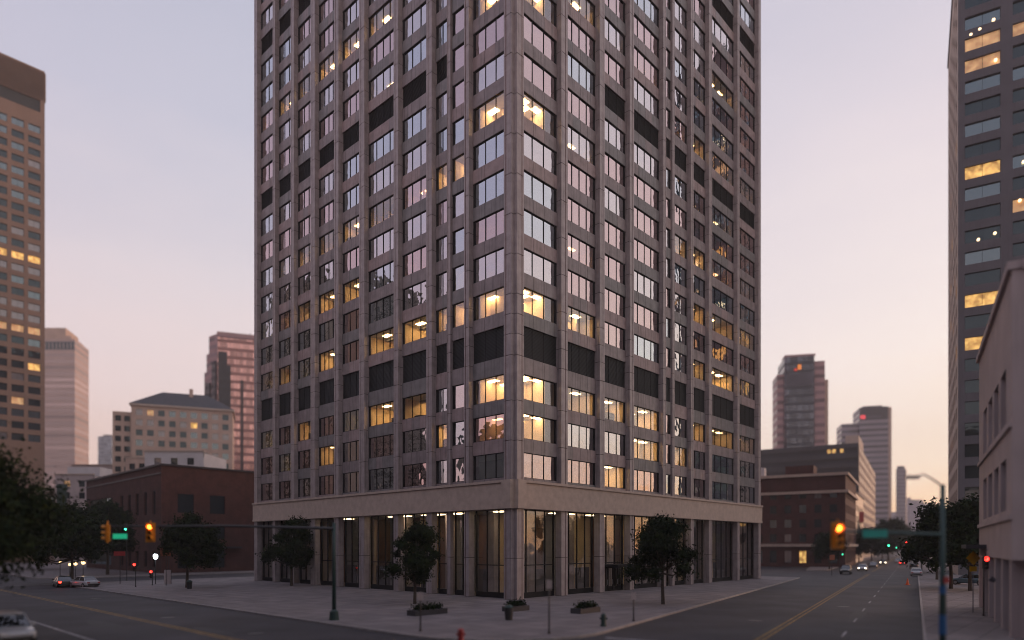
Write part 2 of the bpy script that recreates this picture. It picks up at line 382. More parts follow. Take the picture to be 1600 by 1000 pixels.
# ---------------------------------------------------------------- the office tower
tower = thing('office_tower', 'tall brown granite office tower with gridded windows filling the middle of the view', 'office tower', (TC[0], TC[1], 0))
SX = 65.3/F
H0, FH = EYE + (HY - 5.3)*SX, 62.2*SX                # head of row 0 (the upper dark floor) and the storey height
def row_z(k):                                        # (window sill, window head)
    if k <= 7: t = H0 - k*FH; return t - 2.52, t
    if k == 8: t = H0 - 8*FH; return t - 3.12, t
    t = EYE + (HY - 579.7)*SX - (k-9)*FH; return t - 2.52, t
ROWS = list(range(-12, 12))
TOPZ = row_z(-12)[1] + 2.6
BASE = row_z(11)[0]                                  # below: cornice and lobby floor
def sx(px): return (px - CX)/F
def t_right(px, off):
    s = sx(px); ox, oy = tw(0, off); return (s*oy - ox)/(uR[0] - uR[1]*s)
def t_left(px, off):
    s = sx(px); ox, oy = tw(off, 0); return (s*oy - ox)/(uL[0] - uL[1]*s)
PD = .55                                             # how far the piers stand out
pr = [(870.8, 887.3), (931, 945), (978, 991), (1030.5, 1041), (1048.5, 1054.5), (1074, 1084), (1102.5, 1113), (1147, 1156), (1180, 1189)]
pl = [(738.5, 725), (706, 698), (680.5, 665.75), (628, 614.75), (575, 560.75), (534.5, 521.75), (497.5, 485), (464.75, 454), (435, 425.75), (407, 397)]
def piers(lst, tf, thin):
    out = []
    for i, (w, f) in enumerate(lst):
        d = .22 if i == thin else PD
        a = tf(w, 0); b = tf(f, -d)
        out.append((a, max(b, a + .5), d))
    return out
PR, PL = piers(pr, t_right, 4), piers(pl, t_left, 1)
PANES = {'R': [3, 4, 3, 4, 1, 2, 3, 4, 4], 'L': [3, 1, 2, 3, 4, 3, 4, 3, 3, 2]}
LIT = {'R': {1: {-1: 'o', 2: 'b', 7: 'b', 9: 'b', 10: 'b'}, 2: {-2: 'o', 2: 'd', 5: 'd', 7: 'b', 9: 'b'}, 3: {-2: 'd', 9: 'b', 11: 'b'}, 4: {-2: 'd', 9: 'b', 10: 'b'},
             6: {-1: 'd', 3: 'o', 10: 'b'}, 7: {-1: 'o', -3: 'd', 3: 'b', 5: 'o', 7: 'o', 9: 'o'}, 8: {-4: 'o', -1: 'd', 1: 'd', 3: 'd', 5: 'b', 7: 'b', 9: 'o'}, 9: {-1: 'd', 3: 'd', 5: 'd', 7: 'd', 9: 'd'}},
       'L': {1: {-1: 'o', 2: 'b', 5: 'd', 7: 'b', 9: 'b', 10: 'd'}, 2: {3: 'b', 6: 'd', 7: 'b'}, 3: {3: 'b', 7: 'o', 10: 'b'}, 4: {3: 'd', 5: 'd', 7: 'b', 9: 'b'},
             5: {-3: 'o', -1: 'd', 2: 'd', 3: 'b', 7: 'b', 9: 'b'}, 6: {-3: 'b', 3: 'o', 5: 'o', 9: 'd'}, 7: {-3: 'b', 3: 'o', 5: 'b', 7: 'b', 10: 'o'},
             8: {-3: 'o', 3: 'o', 5: 'b', 7: 'd', 9: 'b'}, 9: {-3: 'o', 3: 'd', 5: 'd', 7: 'o', 10: 'd'}, 10: {-3: 'd', 5: 'd', 7: 'd', 9: 'd'}}}
def is_louver(face, bay, k):
    if k == 8: return True
    if k == 0: return bay >= 3
    return k == (-6 if face == 'L' else -7)
END = {'R': PR[-1][1] + .02, 'L': PL[-1][1] + .02}
GV = .17                                             # glass plane behind the spandrel face
wins, lous, lamps = [], [], []
for face, fr, PP in (('R', FR, PR), ('L', FL, PL)):
    wall = MB(); inner = MB()
    edge = .85
    bays = []
    for i, (a, b, d) in enumerate(PP):
        bays.append((edge, a)); edge = b
    # corner-to-end spandrels
    zs = [(row_z(k)) for k in ROWS]
    bands = [(zs[0][1], TOPZ)] + [(zs[i+1][1], zs[i][0]) for i in range(len(zs)-1)] + [(BASE - .5, zs[-1][0])]
    for bi, (u0, u1) in enumerate(bays):
        n = PANES[face][bi]; j = .27 if u1-u0 > 2 else .13
        cuts = [u0] + [u0 + j + (u1-u0-2*j)*q/n for q in range(1, n)] + [u1]
        for z0, z1 in bands:
            tone = random.choice((0, 0, 0, 2, 2, 3, 3))
            for c0, c1 in zip(cuts, cuts[1:]):
                wall.box(fr, c0+.018, c1-.018, random.uniform(0, .006), .14, z0, z1, tone if random.random() < .85 else 0)
            wall.box(fr, u0, u1, .10, .42, z0+.02, z1-.02, 1)
        for k in ROWS:
            z0, z1 = row_z(k)
            zc = (z0+z1)/2; P = fr.p((u0+u1)/2, 0, zc); py = HY - (zc-EYE)*F/P[1]
            x0, x1 = [fr.p(q, 0, 0) for q in (u0, u1)]
            wpx = abs(x1[0]/x1[1] - x0[0]/x0[1])*F; area = wpx*(z1-z0)*F/P[1]
            if py < -60: area *= .001
            (lous if is_louver(face, bi+1, k) else wins).append((area, face, fr, bi+1, k, u0, u1, z0, z1, n, j))
    wall.build('wall', [M['spandrel'], M['joint'], M['spandrel2'], M['spandrel3']], tower)
    # piers with a joint at each storey
    levels = sorted([row_z(k)[1] - FH*.32 for k in ROWS if k <= 8] + [row_z(8)[0]-.2, row_z(8)[1]+.7] + [row_z(k)[0] - .4 for k in (9, 10)] + [.15, 4.2, BASE-.5, TOPZ])
    levels = [z for i, z in enumerate(levels) if i == 0 or z - levels[i-1] > .5]
    for a, b, d in PP:
        m = MB(); w = b-a
        g0, g1 = a + w*.60, a + w*.60 + .11
        for z0, z1 in zip(levels, levels[1:]):
            m.box(fr, a, g0, -d, .25, z0+.03, z1-.03, 0)
            m.box(fr, g1, b, -d+.015, .25, z0+.03, z1-.03, 0)
        m.box(fr, a+.03, b-.03, -d+.07, .3, levels[0], TOPZ, 2)
        m.box(fr, g0-.005, g1+.005, -d+.05, .2, levels[0], TOPZ, 1)
        m.build('pier', [M['precast'], M['rust'], M['joint']], tower)
# the notched corner pier
m = MB(); e, q, h = .15, .85, PD
prof = [(q, .02), (q, -h), (-e, -h), (-e, -e), (-h, -e), (-h, q), (.02, q), (.02, .02)]
for z0, z1 in zip(levels, levels[1:]): m.prism([tw(*p) for p in prof], z0+.03, z1-.03, 0)
k_ = .06
m.prism([tw(*p) for p in [(q-k_, .0), (q-k_, -h+k_), (-e+k_, -h+k_), (-e+k_, -e+k_), (-h+k_, -e+k_), (-h+k_, q-k_), (0, q-k_), (0, 0)]], .15, TOPZ, 2)
for fr in (FR, FL): m.box(fr, .52, .62, -h-.002, -h+.05, .15, TOPZ, 1)
m.build('corner_pier', [M['precast'], M['rust'], M['joint']], tower)
# windows
def window_mesh(mg, mf, item):
    area, face, fr, bay, k, u0, u1, z0, z1, n, j = item
    a, b = u0+j, u1-j
    lit = LIT[face].get(bay, {}).get(k)
    rnd = random.random()
    gi = 2 if lit in ('b', 'o') else (1 if rnd < .22 else 3 if rnd < .64 else 0)
    t = .019
    for i in range(n):
        c0, c1 = a + (b-a)*i/n, a + (b-a)*(i+1)/n
        dx, dz = random.gauss(0, .006), random.gauss(0, .004)
        w2 = (c1-c0)/2
        mg.quad([fr.p(c0, GV - dx*w2, z0+.05), fr.p(c1, GV + dx*w2, z0+.05), fr.p(c1, GV + dx*w2 + dz*2, z1-.05), fr.p(c0, GV - dx*w2 + dz*2, z1-.05)][::fr.sign], gi)
        if i: mf.box(fr, c0-t, c0+t, GV-.07, GV+.05, z0+.06, z1-.06)
    mf.box(fr, u0, u1, GV-.10, GV+.12, z0-.01, z0+.045); mf.box(fr, u0, u1, GV-.10, GV+.12, z1-.06, z1+.01)
    mf.box(fr, u0, a, GV-.06, GV+.1, z0+.045, z1-.06); mf.box(fr, b, u1, GV-.06, GV+.1, z0+.045, z1-.06)
GL = [M['glass'], M['glass2'], M['glass3'], M['glass4']]
wins.sort(key=lambda t: -t[0])
rest_g, rest_f = MB(), MB()
for i, it in enumerate(wins):
    if i < 100:
        mg, mf = MB(), MB(); window_mesh(mg, mf, it)
        w = mg.build('window', GL, tower); mf.build('window_frame', M['frame'], w)
    else: window_mesh(rest_g, rest_f, it)
w = rest_g.build('window', GL, tower); w['kind'] = 'stuff'
f_ = rest_f.build('window_frame', M['frame'], w); f_['kind'] = 'stuff'
for it in lous:
    area, face, fr, bay, k, u0, u1, z0, z1, n, j = it
    m = MB(); m.box(fr, u0, u1, .2, .4, z0, z1, 0)
    for i in range(1, n): c = u0 + j + (u1-u0-2*j)*i/n; m.box(fr, c-.03, c+.03, .15, .2, z0, z1, 1)
    nb = int((z1-z0)/.14)
    for i in range(nb):
        zz = z0 + .03 + i*(z1-z0-.06)/nb
        v = [fr.p(u0+.02, .15, zz), fr.p(u1-.02, .15, zz), fr.p(u1-.02, .2, zz+.1), fr.p(u0+.02, .2, zz+.1)]
        m.quad(v[::fr.sign], 0)
    if area > 1: m.build('louver_panel', [M['louver'], M['frame']], tower)
    else: m.build('louver_panel', [M['louver'], M['frame']], tower)['kind'] = 'stuff'
# floors, inner walls and office lamps
slab = MB()
RL, LL = END['R'], END['L']
for k in ROWS + [12]:
    z = row_z(k)[1] + .12 if k < 12 else BASE - .45
    slab.prism([tw(.43, .43), tw(RL-.3, .43), tw(RL-.3, LL-.3), tw(.43, LL-.3)], z, z+.45, 0)
slab.prism([tw(.43, .43), tw(RL-.3, .43), tw(RL-.3, LL-.3), tw(.43, LL-.3)], TOPZ-.5, TOPZ-.1, 0)
slab.build('floor_slab', [M['ceil']], tower)
core = MB(); core.prism([tw(7.5, 7.5), tw(RL-.4, 7.5), tw(RL-.4, LL-.4), tw(7.5, LL-.4)], .1, TOPZ-.6, 0)
core.build('core_wall', [M['dimwall']], tower)
for fr, ww in ((FR, RL), (FL, LL)):          # back walls at the far ends
    s = MB(); s.box(fr, ww-.3, ww, .0, 7.5 + (LL if fr is FR else RL) - 7.6, .15, TOPZ, 0)
    s.build('end_wall', [M['precast']], tower)
part = MB(); nroom = 0
RM = [M['paint'], M['dimwall'], M['carpet'], M['blind'], M['louver'], M['wood']]
for it in wins:
    area, face, fr, bay, k, u0, u1, z0, z1, n, j = it
    lit = LIT[face].get(bay, {}).get(k)
    zt = z1 + .12; zb = row_z(k+1)[1] + .57 if k < 11 else BASE + .0
    D = 5.2
    if lit:
        rm = MB() if nroom < 100 else part; nroom += 1
        ua = u0-.55 if bay > 1 else 5.3
        rm.box(fr, ua if bay > 1 else .5, u1+.55, D, D+.08, zb, zt-.01, 0)
        if bay > 1: rm.box(fr, u0-.62, u0-.55, .44, D+.08, zb, zt-.01, 0)
        rm.box(fr, u1+.55, u1+.62, .44, D+.08, zb, zt-.01, 0)
        rm.box(fr, max(ua, .5), u1+.55, .5, D, zb, zb+.012, 2)
        if random.random() < .6 and u1-u0 > 3:
            p0 = random.uniform(u0+.8, u1-.8); rm.box(fr, p0, p0+.1, 2.0, D+.01, zb+.005, zt-.02, 0)
        e0 = max(ua, .9)
        for q in range(random.randint(1, 3)):                      # low dark cupboards, a tall one, a door in the back wall
            c = random.uniform(e0, u1-.5); dv = random.uniform(.6, 3.6)
            rm.box(fr, c, c+random.uniform(.4, 1.5), dv, dv+.45, zb+.012, zb+random.choice((.95, 1.15, 1.3, 1.9)), 4)
        if random.random() < .7 and u1 - e0 > 2.4: c = random.uniform(e0, u1-1.2); rm.box(fr, c, c+.95, D-.03, D+.01, zb+.012, zb+2.1, 5)
        if random.random() < .5: rm.box(fr, e0, u1, 2.6, 2.95, zt-.32, zt-.02, 1)
        if rm is not part: rm.build('office_room', RM, tower)
        nl = max(1, int((u1-u0)/2.2))
        if bay == 1 and face == 'R':                       # shares the corner room with the left facade
            for p0, d0 in ((2.3, .9), (4.2, .9), (4.2, 3.3)): lamps.append((area, fr, p0, p0+.95, d0, d0+.6, zt-.06, lit))
            continue
        for a in range(nl):
            for dd in ((1.5, 3.4) if lit != 'd' else (2.2,)):
                if random.random() < .2 and nl > 1: continue
                c = u0 + (u1-u0)*(a+.5)/nl
                lamps.append((area, fr, c-.6, c+.6, dd, dd+.6, zt-.06, lit))
    elif bay > 1 and random.random() < .30:
        h = random.choice((.35, .6, .9))*(z1-z0)
        part.box(fr, u0+j, u1-j, .55, .57, z1-h, z1, 3)
    elif bay > 1 and random.random() < .6:
        part.box(fr, u0-.5, u1+.5, random.uniform(2.5, 5), 5.2, zb, zt-.01, 1)
part.build('partition_wall', RM, tower)['kind'] = 'stuff'
lamps.sort(key=lambda t: -t[0])
rest = MB()
for i, (area, fr, a, b, c, d, z, lit) in enumerate(lamps):
    m = MB() if i < 100 else rest
    m.box(fr, a, b, c, d, z, z+.04, 0 if lit == 'b' else 1)
    if i < 100: m.build('ceiling_light', [M['panel'], M['panel_dim']], tower)
if rest.v: rest.build('ceiling_light', [M['panel'], M['panel_dim']], tower)['kind'] = 'stuff'
# cornice and lobby floor
for fr, e in ((FR, RL), (FL, LL)):
    m = MB(); m.box(fr, .86, e, -.75, .3, BASE-2.9, BASE-.6, 0); m.box(fr, .86, e, -.9, .3, BASE-.6, BASE-.35, 0); m.box(fr, .86, e, -.82, .3, BASE-3.15, BASE-2.9, 0)
    m.build('cornice', [M['trimstone']], tower)
m = MB()
m.prism([tw(*p) for p in [(.86, -.9), (-.35, -.9), (-.35, -.35), (-.9, -.35), (-.9, .86), (.3, .86), (.3, .3), (.86, .3)]], BASE-3.15, BASE-.35)
m.build('cornice', [M['trimstone']], tower)
for face, fr, PP in (('R', FR, PR), ('L', FL, PL)):
    edge = .85
    for i, (a, b, d) in enumerate(PP):
        u0, u1 = edge, a; edge = b
        mg, mf = MB(), MB(); n = max(1, round((u1-u0)/1.6)); zt = BASE-3.2
        for q in range(n):
            c0, c1 = u0 + (u1-u0)*q/n, u0 + (u1-u0)*(q+1)/n
            for z0, z1 in ((.7, 3.4), (3.5, zt)): mg.quad([fr.p(c0, .5, z0), fr.p(c1, .5, z0), fr.p(c1, .5, z1), fr.p(c0, .5, z1)][::fr.sign], 0)
            if q: mf.box(fr, c0-.04, c0+.04, .42, .56, .7, zt)
        mf.box(fr, u0, u0+.1, .41, .6, .6, zt+.1); mf.box(fr, u1-.1, u1, .41, .6, .6, zt+.1); mf.box(fr, u0, u1, .40, .6, .15, .7); mf.box(fr, u0, u1, .42, .58, 3.4, 3.5); mf.box(fr, u0, u1, .42, .7, zt, zt+.4)
        w = mg.build('storefront_window', [M['glass3']], tower); mf.build('window_frame', M['frame'], w)
        lit = (face == 'R' and i in (1, 2, 5)) or (face == 'L' and i in (0, 2, 3, 4, 6))
        for q in range(2):
            if lit:
                s = MB(); c = u0 + (u1-u0)*(.3+.4*q); s.box(fr, c-.7, c+.7, 2.2, 3, zt-.05, zt)
                s.build('ceiling_light', [M['shoplight']], tower)
s = MB(); s.prism([tw(.6, .6), tw(RL-.4, .6), tw(RL-.4, LL-.4), tw(.6, LL-.4)], BASE-3.15, BASE-2.9); s.build('floor_slab', [M['ceil']], tower)
for fr, e in ((FR, RL), (FL, LL)):
    s = MB(); u = 7.2; i = 0
    while u < e-2:
        w_ = random.uniform(1.6, 4.2); h_ = BASE-3.2
        s.box(fr, u, min(u+w_-.05, e-.5), 6.5 + .25*(i % 2), 6.95, .15, h_, (0, 2, 1, 2)[i % 4])
        if i % 3 == 1: s.box(fr, u+.3, min(u+w_-.4, e-.6), 6.35, 6.5 + .25*(i % 2), .15, 2.7, 3)
        u += w_; i += 1
    s.build('lobby_wall', [M['paint'], M['dimwall'], M['wood'], M['louver']], tower)
    for u in (6, 13, 21, 29, 37, 45):
        s = MB(); s.box(fr, u, u+.9, 3.3, 4.2, .15, BASE-3.2, 0); s.build('lobby_column', [M['precast']], tower)
s = MB(); s.box(FR, 15.2, 19.4, .1, .5, 2.9, 3.3); s.box(FR, 15.2, 19.4, -1.9, .1, 3.0, 3.25); s.build('entrance_canopy', M['frame'], tower)
for u in (15.5, 16.5, 17.5, 18.5):
    s = MB(); s.box(FR, u, u+.06, .30, .38, .15, 2.9); s.box(FR, u+.84, u+.9, .30, .38, .15, 2.9); s.box(FR, u+.06, u+.84, .30, .38, .15, .3); s.box(FR, u+.06, u+.84, .30, .38, 2.8, 2.9)
    d = s.build('entrance_door', M['frame'], tower); s = MB(); s.tube([FR.p(u+.75, .24, .9), FR.p(u+.75, .24, 1.5)], [.025, .025], 8); s.build('handle', M['rim'], d)

# ---------------------------------------------------------------- other buildings
def win_template(w, h, mats, panes=2):
    m = MB(); t = .05
    m.box(WF, 0, w, -.02, .02, 0, h, 0)
    for a in [0] + [w*i/panes - t/2 for i in range(1, panes)] + [w-t]: m.box(WF, a, a+t, -.05, .05, 0, h, 1)
    m.box(WF, 0, w, -.052, .052, 0, t, 1); m.box(WF, 0, w, -.052, .052, h-t, h, 1)
    me = bpy.data.meshes.new('window'); me.from_pydata(m.v, [], m.f); me.polygons.foreach_set('material_index', m.m)
    for x in mats: me.materials.append(x)
    return me
def facade(root, fr, cols, rows, depth, wallm, pick, cnt, limit, panes=2, wall=None, u_end=None, z_top=None, z_bot=0, framem='frame'):
    """cols: [(u0,u1)], rows: [(z0,z1)] openings. Adds piers and spandrels to WALL and window objects to ROOT."""
    us = [0] + [x for c in cols for x in c] + [u_end]; zs = [z_bot] + [x for r in rows for x in r] + [z_top]
    for a, b in zip(us[0::2], us[1::2]): wall.box(fr, a, b, -.003, depth, z_bot, z_top, 0)
    for a, b in zip(zs[0::2], zs[1::2]): wall.box(fr, 0, u_end, 0, depth, a, b, 0)
    ang = math.atan2(fr.u[1], fr.u[0]); temps = {}; base = W(root)
    over = MB()
    for iu, (a, b) in enumerate(cols):
        for iz, (z0, z1) in enumerate(rows):
            mt = pick(iu, iz)
            if cnt[0] < limit:
                key = (round(b-a, 2), round(z1-z0, 2), mt)
                if key not in temps: temps[key] = win_template(b-a, z1-z0, [M[mt], M[framem]], panes)
                o = bpy.data.objects.new('window', temps[key]); C.objects.link(o); o.parent = root
                o.location = Vector(fr.p(a, depth*.8, z0)) - base; o.rotation_euler = (0, 0, ang); cnt[0] += 1
            else:
                over.box(fr, a, b, depth*.8-.03, depth*.8+.03, z0, z1, {'winglass': 0, 'winglass_blue': 1, 'winblind': 2, 'winlit': 3, 'winlit_soft': 4}.get(mt, 0))
    if over.v: over.build('window', [M[x] for x in ('winglass', 'winglass_blue', 'winblind', 'winlit', 'winlit_soft')], root)['kind'] = 'stuff'
def even(n, w, total, m0=None):
    gap = (total - n*w)/(n+1) if m0 is None else m0
    step = w + gap if m0 is None else (total - 2*m0 - w)/(n-1)
    return [(gap + i*step, gap + i*step + w) for i in range(n)] if m0 is None else [(m0 + i*step, m0 + i*step + w) for i in range(n)]
def pickf(seed, lit=.08, blue=.35, blind=.12):
    r = random.Random(seed)
    def p(iu, iz):
        x = r.random()
        return 'winlit' if x < lit*.5 else 'winlit_soft' if x < lit else 'winglass_blue' if x < lit+blue else 'winblind' if x < lit+blue+blind else 'winglass'
    return p

# A: tan concrete tower at the left edge
Y = 219; cpt = at(70, Y)
uA = (-uR[0], -uR[1]); A = Fr(cpt, uA, uL)
topA = zat(112, Y)
rt = thing('office_tower', 'tan concrete high-rise with a dark slot under its flat top, cut by the picture edge', 'office tower', (*cpt, 0))
wl = MB(); LA = 34
cols = [(1.2 + 4.4*i, 1.2 + 4.4*i + 3.3) for i in range(7)]
z_r0 = zat(692, Y); rows = []
z = z_r0
while z + 2.3 < topA - 18: rows.append((z, z+2.25)); z += 3.88
litrows = {len(rows)-13: 'winlit', len(rows)-14: 'winlit_soft'}
pA_ = pickf(3, .04, .4, .1)
def pa(iu, iz):
    if iz == len(rows)-12: return 'winlit'
    if iz in (len(rows)-13, len(rows)-16, len(rows)-17): return 'winblind'
    if iz == len(rows)-18: return 'winlit_soft'
    return pA_(iu, iz)
facade(rt, A, cols, rows, .5, 'tan', pa, [0], 100, 2, wl, LA, topA-14)
wl.box(A, 0, LA, 0, .5, topA-10, topA, 0); wl.box(A, 0, 1.2, -.003, .5, topA-14, topA-10, 0)
wl.box(A, .0, LA, .52, 26, 0, topA-.5, 1); wl.box(A, -.3, LA, .0, 26.3, topA-9.9, topA-.6, 0)
wl.build('wall', [M['tan'], M['tan']], rt)
s = MB(); s.box(A, 1.2, LA, .49, .515, topA-14, topA-10.1); s.build('louver_slot', M['louver'], rt)
s = MB(); s.box(A, 2, LA, 2, 24, topA-.5, topA-.3); s.build('roof', M['roofgravel'], rt)

# simple far towers with a gridded skin
def slab_tower(label, px0, px1, Y, top, uu, vv, lu, lv, matn, steps=(), cap=None, name='office_tower', cat='office tower', z0=0):
    o = at(px0, Y); fr = Fr(o, uu, vv); H = zat(top, Y)
    r = thing(name, label, cat, (*o, 0))
    m = MB(); m.box(fr, 0, lu, 0, lv, z0, H, 0); m.build('wall', M[matn], r)
    s = MB(); s.box(fr, .5, lu-.5, .5, lv-.5, H+.003, H+.25); s.build('roof', M['roofgravel'], r)
    return r, fr, H
M['g_pink'] = grid_mat('pink_tower_skin', (.50, .37, .33), (.46, .35, .33), 100, 3.9, 1.0, .45, .35, gloss=.25)
M['g_blue'] = grid_mat('blue_tower_skin', (.20, .22, .26), (.24, .28, .34), 3, 3.8, .8, .6, .2, gloss=.5)
M['g_stripe'] = grid_mat('striped_tower_skin', (.30, .26, .29), (.075, .08, .10), 200, 3.9, 1.0, .5, .2, gloss=.3)
M['g_rose'] = grid_mat('rose_curtain_wall', (.34, .17, .15), (.60, .34, .30), 1.9, 4.0, .82, .62, .15, gloss=.75)
M['g_roseband'] = grid_mat('rose_banded_wall', (.40, .25, .25), (.17, .10, .115), 400, 4.0, 1.0, .45, .3, gloss=.2)
M['g_slim'] = grid_mat('slim_tower_skin', (.24, .22, .25), (.10, .10, .13), 2.6, 3.6, .6, .55, .25, gloss=.4)
M['g_dark'] = grid_mat('dark_banded_skin', (.032, .033, .04), (.010, .012, .015), 300, 3.9, 1.0, .52, .3, gloss=.05)
M['g_pier'] = grid_mat('piered_side_skin', (.17, .12, .11), (.05, .045, .05), 3.0, 3.9, .45, .55, .3, gloss=.3)
M['g_hdark'] = grid_mat('dark_glass_skin', (.05, .055, .065), (.09, .10, .12), 2.2, 4, .85, .7, .15, gloss=.6)
M['g_lilac'] = grid_mat('lilac_far_skin', (.36, .33, .37), (.20, .19, .23), 4, 4, .5, .5, .4, gloss=.2)
far = dict(uu=(1, 0), vv=(0, 1))
Y = 420; x0 = at(52, Y); H = zat(530, Y)
r, fr, H = slab_tower('pale pink tower with dark band near its top behind the tan high-rise', 52, 117, Y, 530, (1, 0), (-.25, .97), (117-52)*Y/F, 24, 'g_pink')
s = MB(); s.box(fr, 0, 20, 1, 22, H, H+7.5); s.box(fr, 20, 23.6, 1, 22, H, H+2.5); s.build('penthouse', M['pinkstone'], r)
for i in range(11):
    s = MB(); u = 1 + i*2.3; s.box(fr, u, u+1.7, -.05, .3, H-6.4, H-1.6); s.build('crown_window', M['winglass'], r)
r, fr, H = slab_tower('small blue grey tower far away between pink tower and hipped roof', 153, 175, 620, 682, (1, 0), (0, 1), 13, 13, 'g_blue')
s = MB(); s.box(fr, 3, 10, 3, 10, H, H+2.2); s.build('penthouse', M['greyclad'], r)

# D: pinkish mid-rise with a dark hipped roof
Y = 235; uD = unit(.93, .36); vD = (-uD[1], uD[0]); o = at(205, Y); D = Fr(o, uD, vD)
lenD, depD = 33, 16
eave = zat(633, Y)
rt = thing('apartment_building', 'pink stone mid-rise block under a dark hipped roof', 'building', (*o, 0))
wl = MB(); rows = [(eave - 3.2 - 3.6*i - .1, eave - 3.2 - 3.6*i + 2.0) for i in range(11)][::-1]
facade(rt, D, even(9, 2.1, lenD), rows, .4, 'pinkstone', pickf(8, .12, .25, .15), [0], 60, 2, wl, lenD, eave, 0)
Dl = Fr(D.p(0, 0, 0)[:2], (-uD[0]*.2 + vD[0]*.98, -uD[1]*.2 + vD[1]*.98), uD)
wl.box(D, .42, lenD, .42, depD, 0, eave-.2, 0); wl.box(D, -6, .0, 1.6, depD, 0, eave-2.2, 0); wl.box(D, -.6, lenD+.6, -.6, depD+.6, eave, eave+.7, 1)
for i in range(10):
    wl.box(D, -5.2, -3.4, 1.5, 1.62, eave-5.5-3.6*i, eave-3.6-3.6*i, 2); wl.box(D, -2.4, -.6, 1.5, 1.62, eave-5.5-3.6*i, eave-3.6-3.6*i, 2)
wl.build('wall', [M['pinkstone'], M['trimstone'], M['winglass']], rt)
ridge = zat(609, Y); m = MB()
a, b, c, d = D.p(-.6, -.6, eave+.7), D.p(lenD+.6, -.6, eave+.7), D.p(lenD+.6, depD+.6, eave+.7), D.p(-.6, depD+.6, eave+.7)
e, f = D.p(9, depD/2, ridge+1.6), D.p(lenD-9, depD/2, ridge+1.6)
m.quad([a, b, f, e]); m.quad([b, c, f]); m.quad([c, d, e, f]); m.quad([d, a, e]); rf = m.build('roof', M['slate'], rt)
s = MB(); s.box(D, 18, 19.2, 6, 7.2, ridge-1, ridge+3.2); s.build('chimney', M['pinkstone'], rf)

# E: stepped rose tower next to the main tower
Y = 330; o = at(340, Y); E = Fr(o, unit(.94, .34), unit(-.34, .94)); H = zat(519, Y)
rt = thing('office_tower', 'rose coloured stepped tower with dark glass slots', 'office tower', (*o, 0))
m = MB(); m.box(E, 0, 46, 0, 30, 0, H, 0); m.build('curtain_wall', M['g_rose'], rt)
El = Fr(o, unit(-.80, .60), unit(.60, .80))
m = MB(); m.box(El, 0, 9, .5, 20, 0, H-.4, 0); m.box(El, 9, 13.2, 1.5, 20, 0, H-8.5, 0); m.box(El, 13.2, 17.2, 2.5, 20, 0, H-17, 0)
m.build('stepped_wall', M['g_roseband'], rt)
m = MB(); m.box(E, -.3, 46.3, -.4, .6, H-2.2, H+.3); m.build('parapet', M['g_roseband'], rt)
for (u0, u1, fr, t0, h) in ((.3, 4.2, E, H-9.5, 0), (4.2, 6, E, H-16, 0), (10.6, 11.8, E, H-23, 0), (1.5, 5, El, H-14, 0), (7, 11.5, El, H-24, 0)):
    s = MB(); s.box(fr, u0, u1, -.35, .3, 0, t0); s.build('glass_slot', M['g_dark'], rt)
s = MB(); s.box(E, 14, 16, 4, 5, H, H+.9); s.box(E, 14.8, 15.1, 4.3, 4.6, H+.9, H+2.4); s.build('roof_mast', M['black'], rt)

# F: red brick corner building on the left
Y = 128; o = at(252, Y); Fb = Fr(o, uL, uR); top = zat(727, Y)
def t_px(fr, px): s_ = sx(px); return (s_*fr.o[1] - fr.o[0])/(fr.u[0] - fr.u[1]*s_)
lF = t_px(Fb, 135); Fb2 = Fr(o, uR, uL); lF2 = t_px(Fb2, 400)
rt = thing('brick_building', 'dark red brick corner building with flat roof and tall upper windows', 'building', (*o, 0))
wl = MB(); cnt = [0]
r1 = zat(800, Y)
facade(rt, Fb, even(5, 1.7, lF*.55)+[(lF*.62, lF*.95)], [(1.2, 4.4), (r1-.3, zat(765, Y))], .45, 'brick', lambda iu, iz: 'winglass' if iz == 0 or iu != 0 else 'winglass_blue', cnt, 100, 2, wl, lF, top)
facade(rt, Fb2, [(3+6.2*i, 3+6.2*i+3.1) for i in range(int((lF2-4)/6.2))], [(1.0, 4.6), (6.8, 9.4), (r1, zat(770, Y))], .45, 'brick', pickf(5, .1, .5, 0), cnt, 100, 2, wl, lF2, top)
wl.prism([Fb.p(.46, .46, 0)[:2], Fb.p(lF, .46, 0)[:2], Fb.p(lF, lF2, 0)[:2], Fb.p(.46, lF2, 0)[:2]], 0, top-.6, 0)
wl.build('wall', [M['brick']], rt)
m = MB(); m.box(Fb, -.35, lF, -.35, .5, top, top+.35); m.box(Fb2, .5, lF2, -.35, .5, top, top+.35); m.box(Fb, 0, lF, -.15, .0, top-1.6, top-1.3); m.build('parapet', M['darkclad'], rt)
s = MB(); s.box(Fb, .5, lF-.5, .5, lF2-.5, top-.6, top-.4); s.build('roof', M['roofgravel'], rt)
s = MB(); s.box(Fb2, 2, lF2*.8, -1.6, 0, 4.9, 5.3); s.build('awning', M['darkclad'], rt)

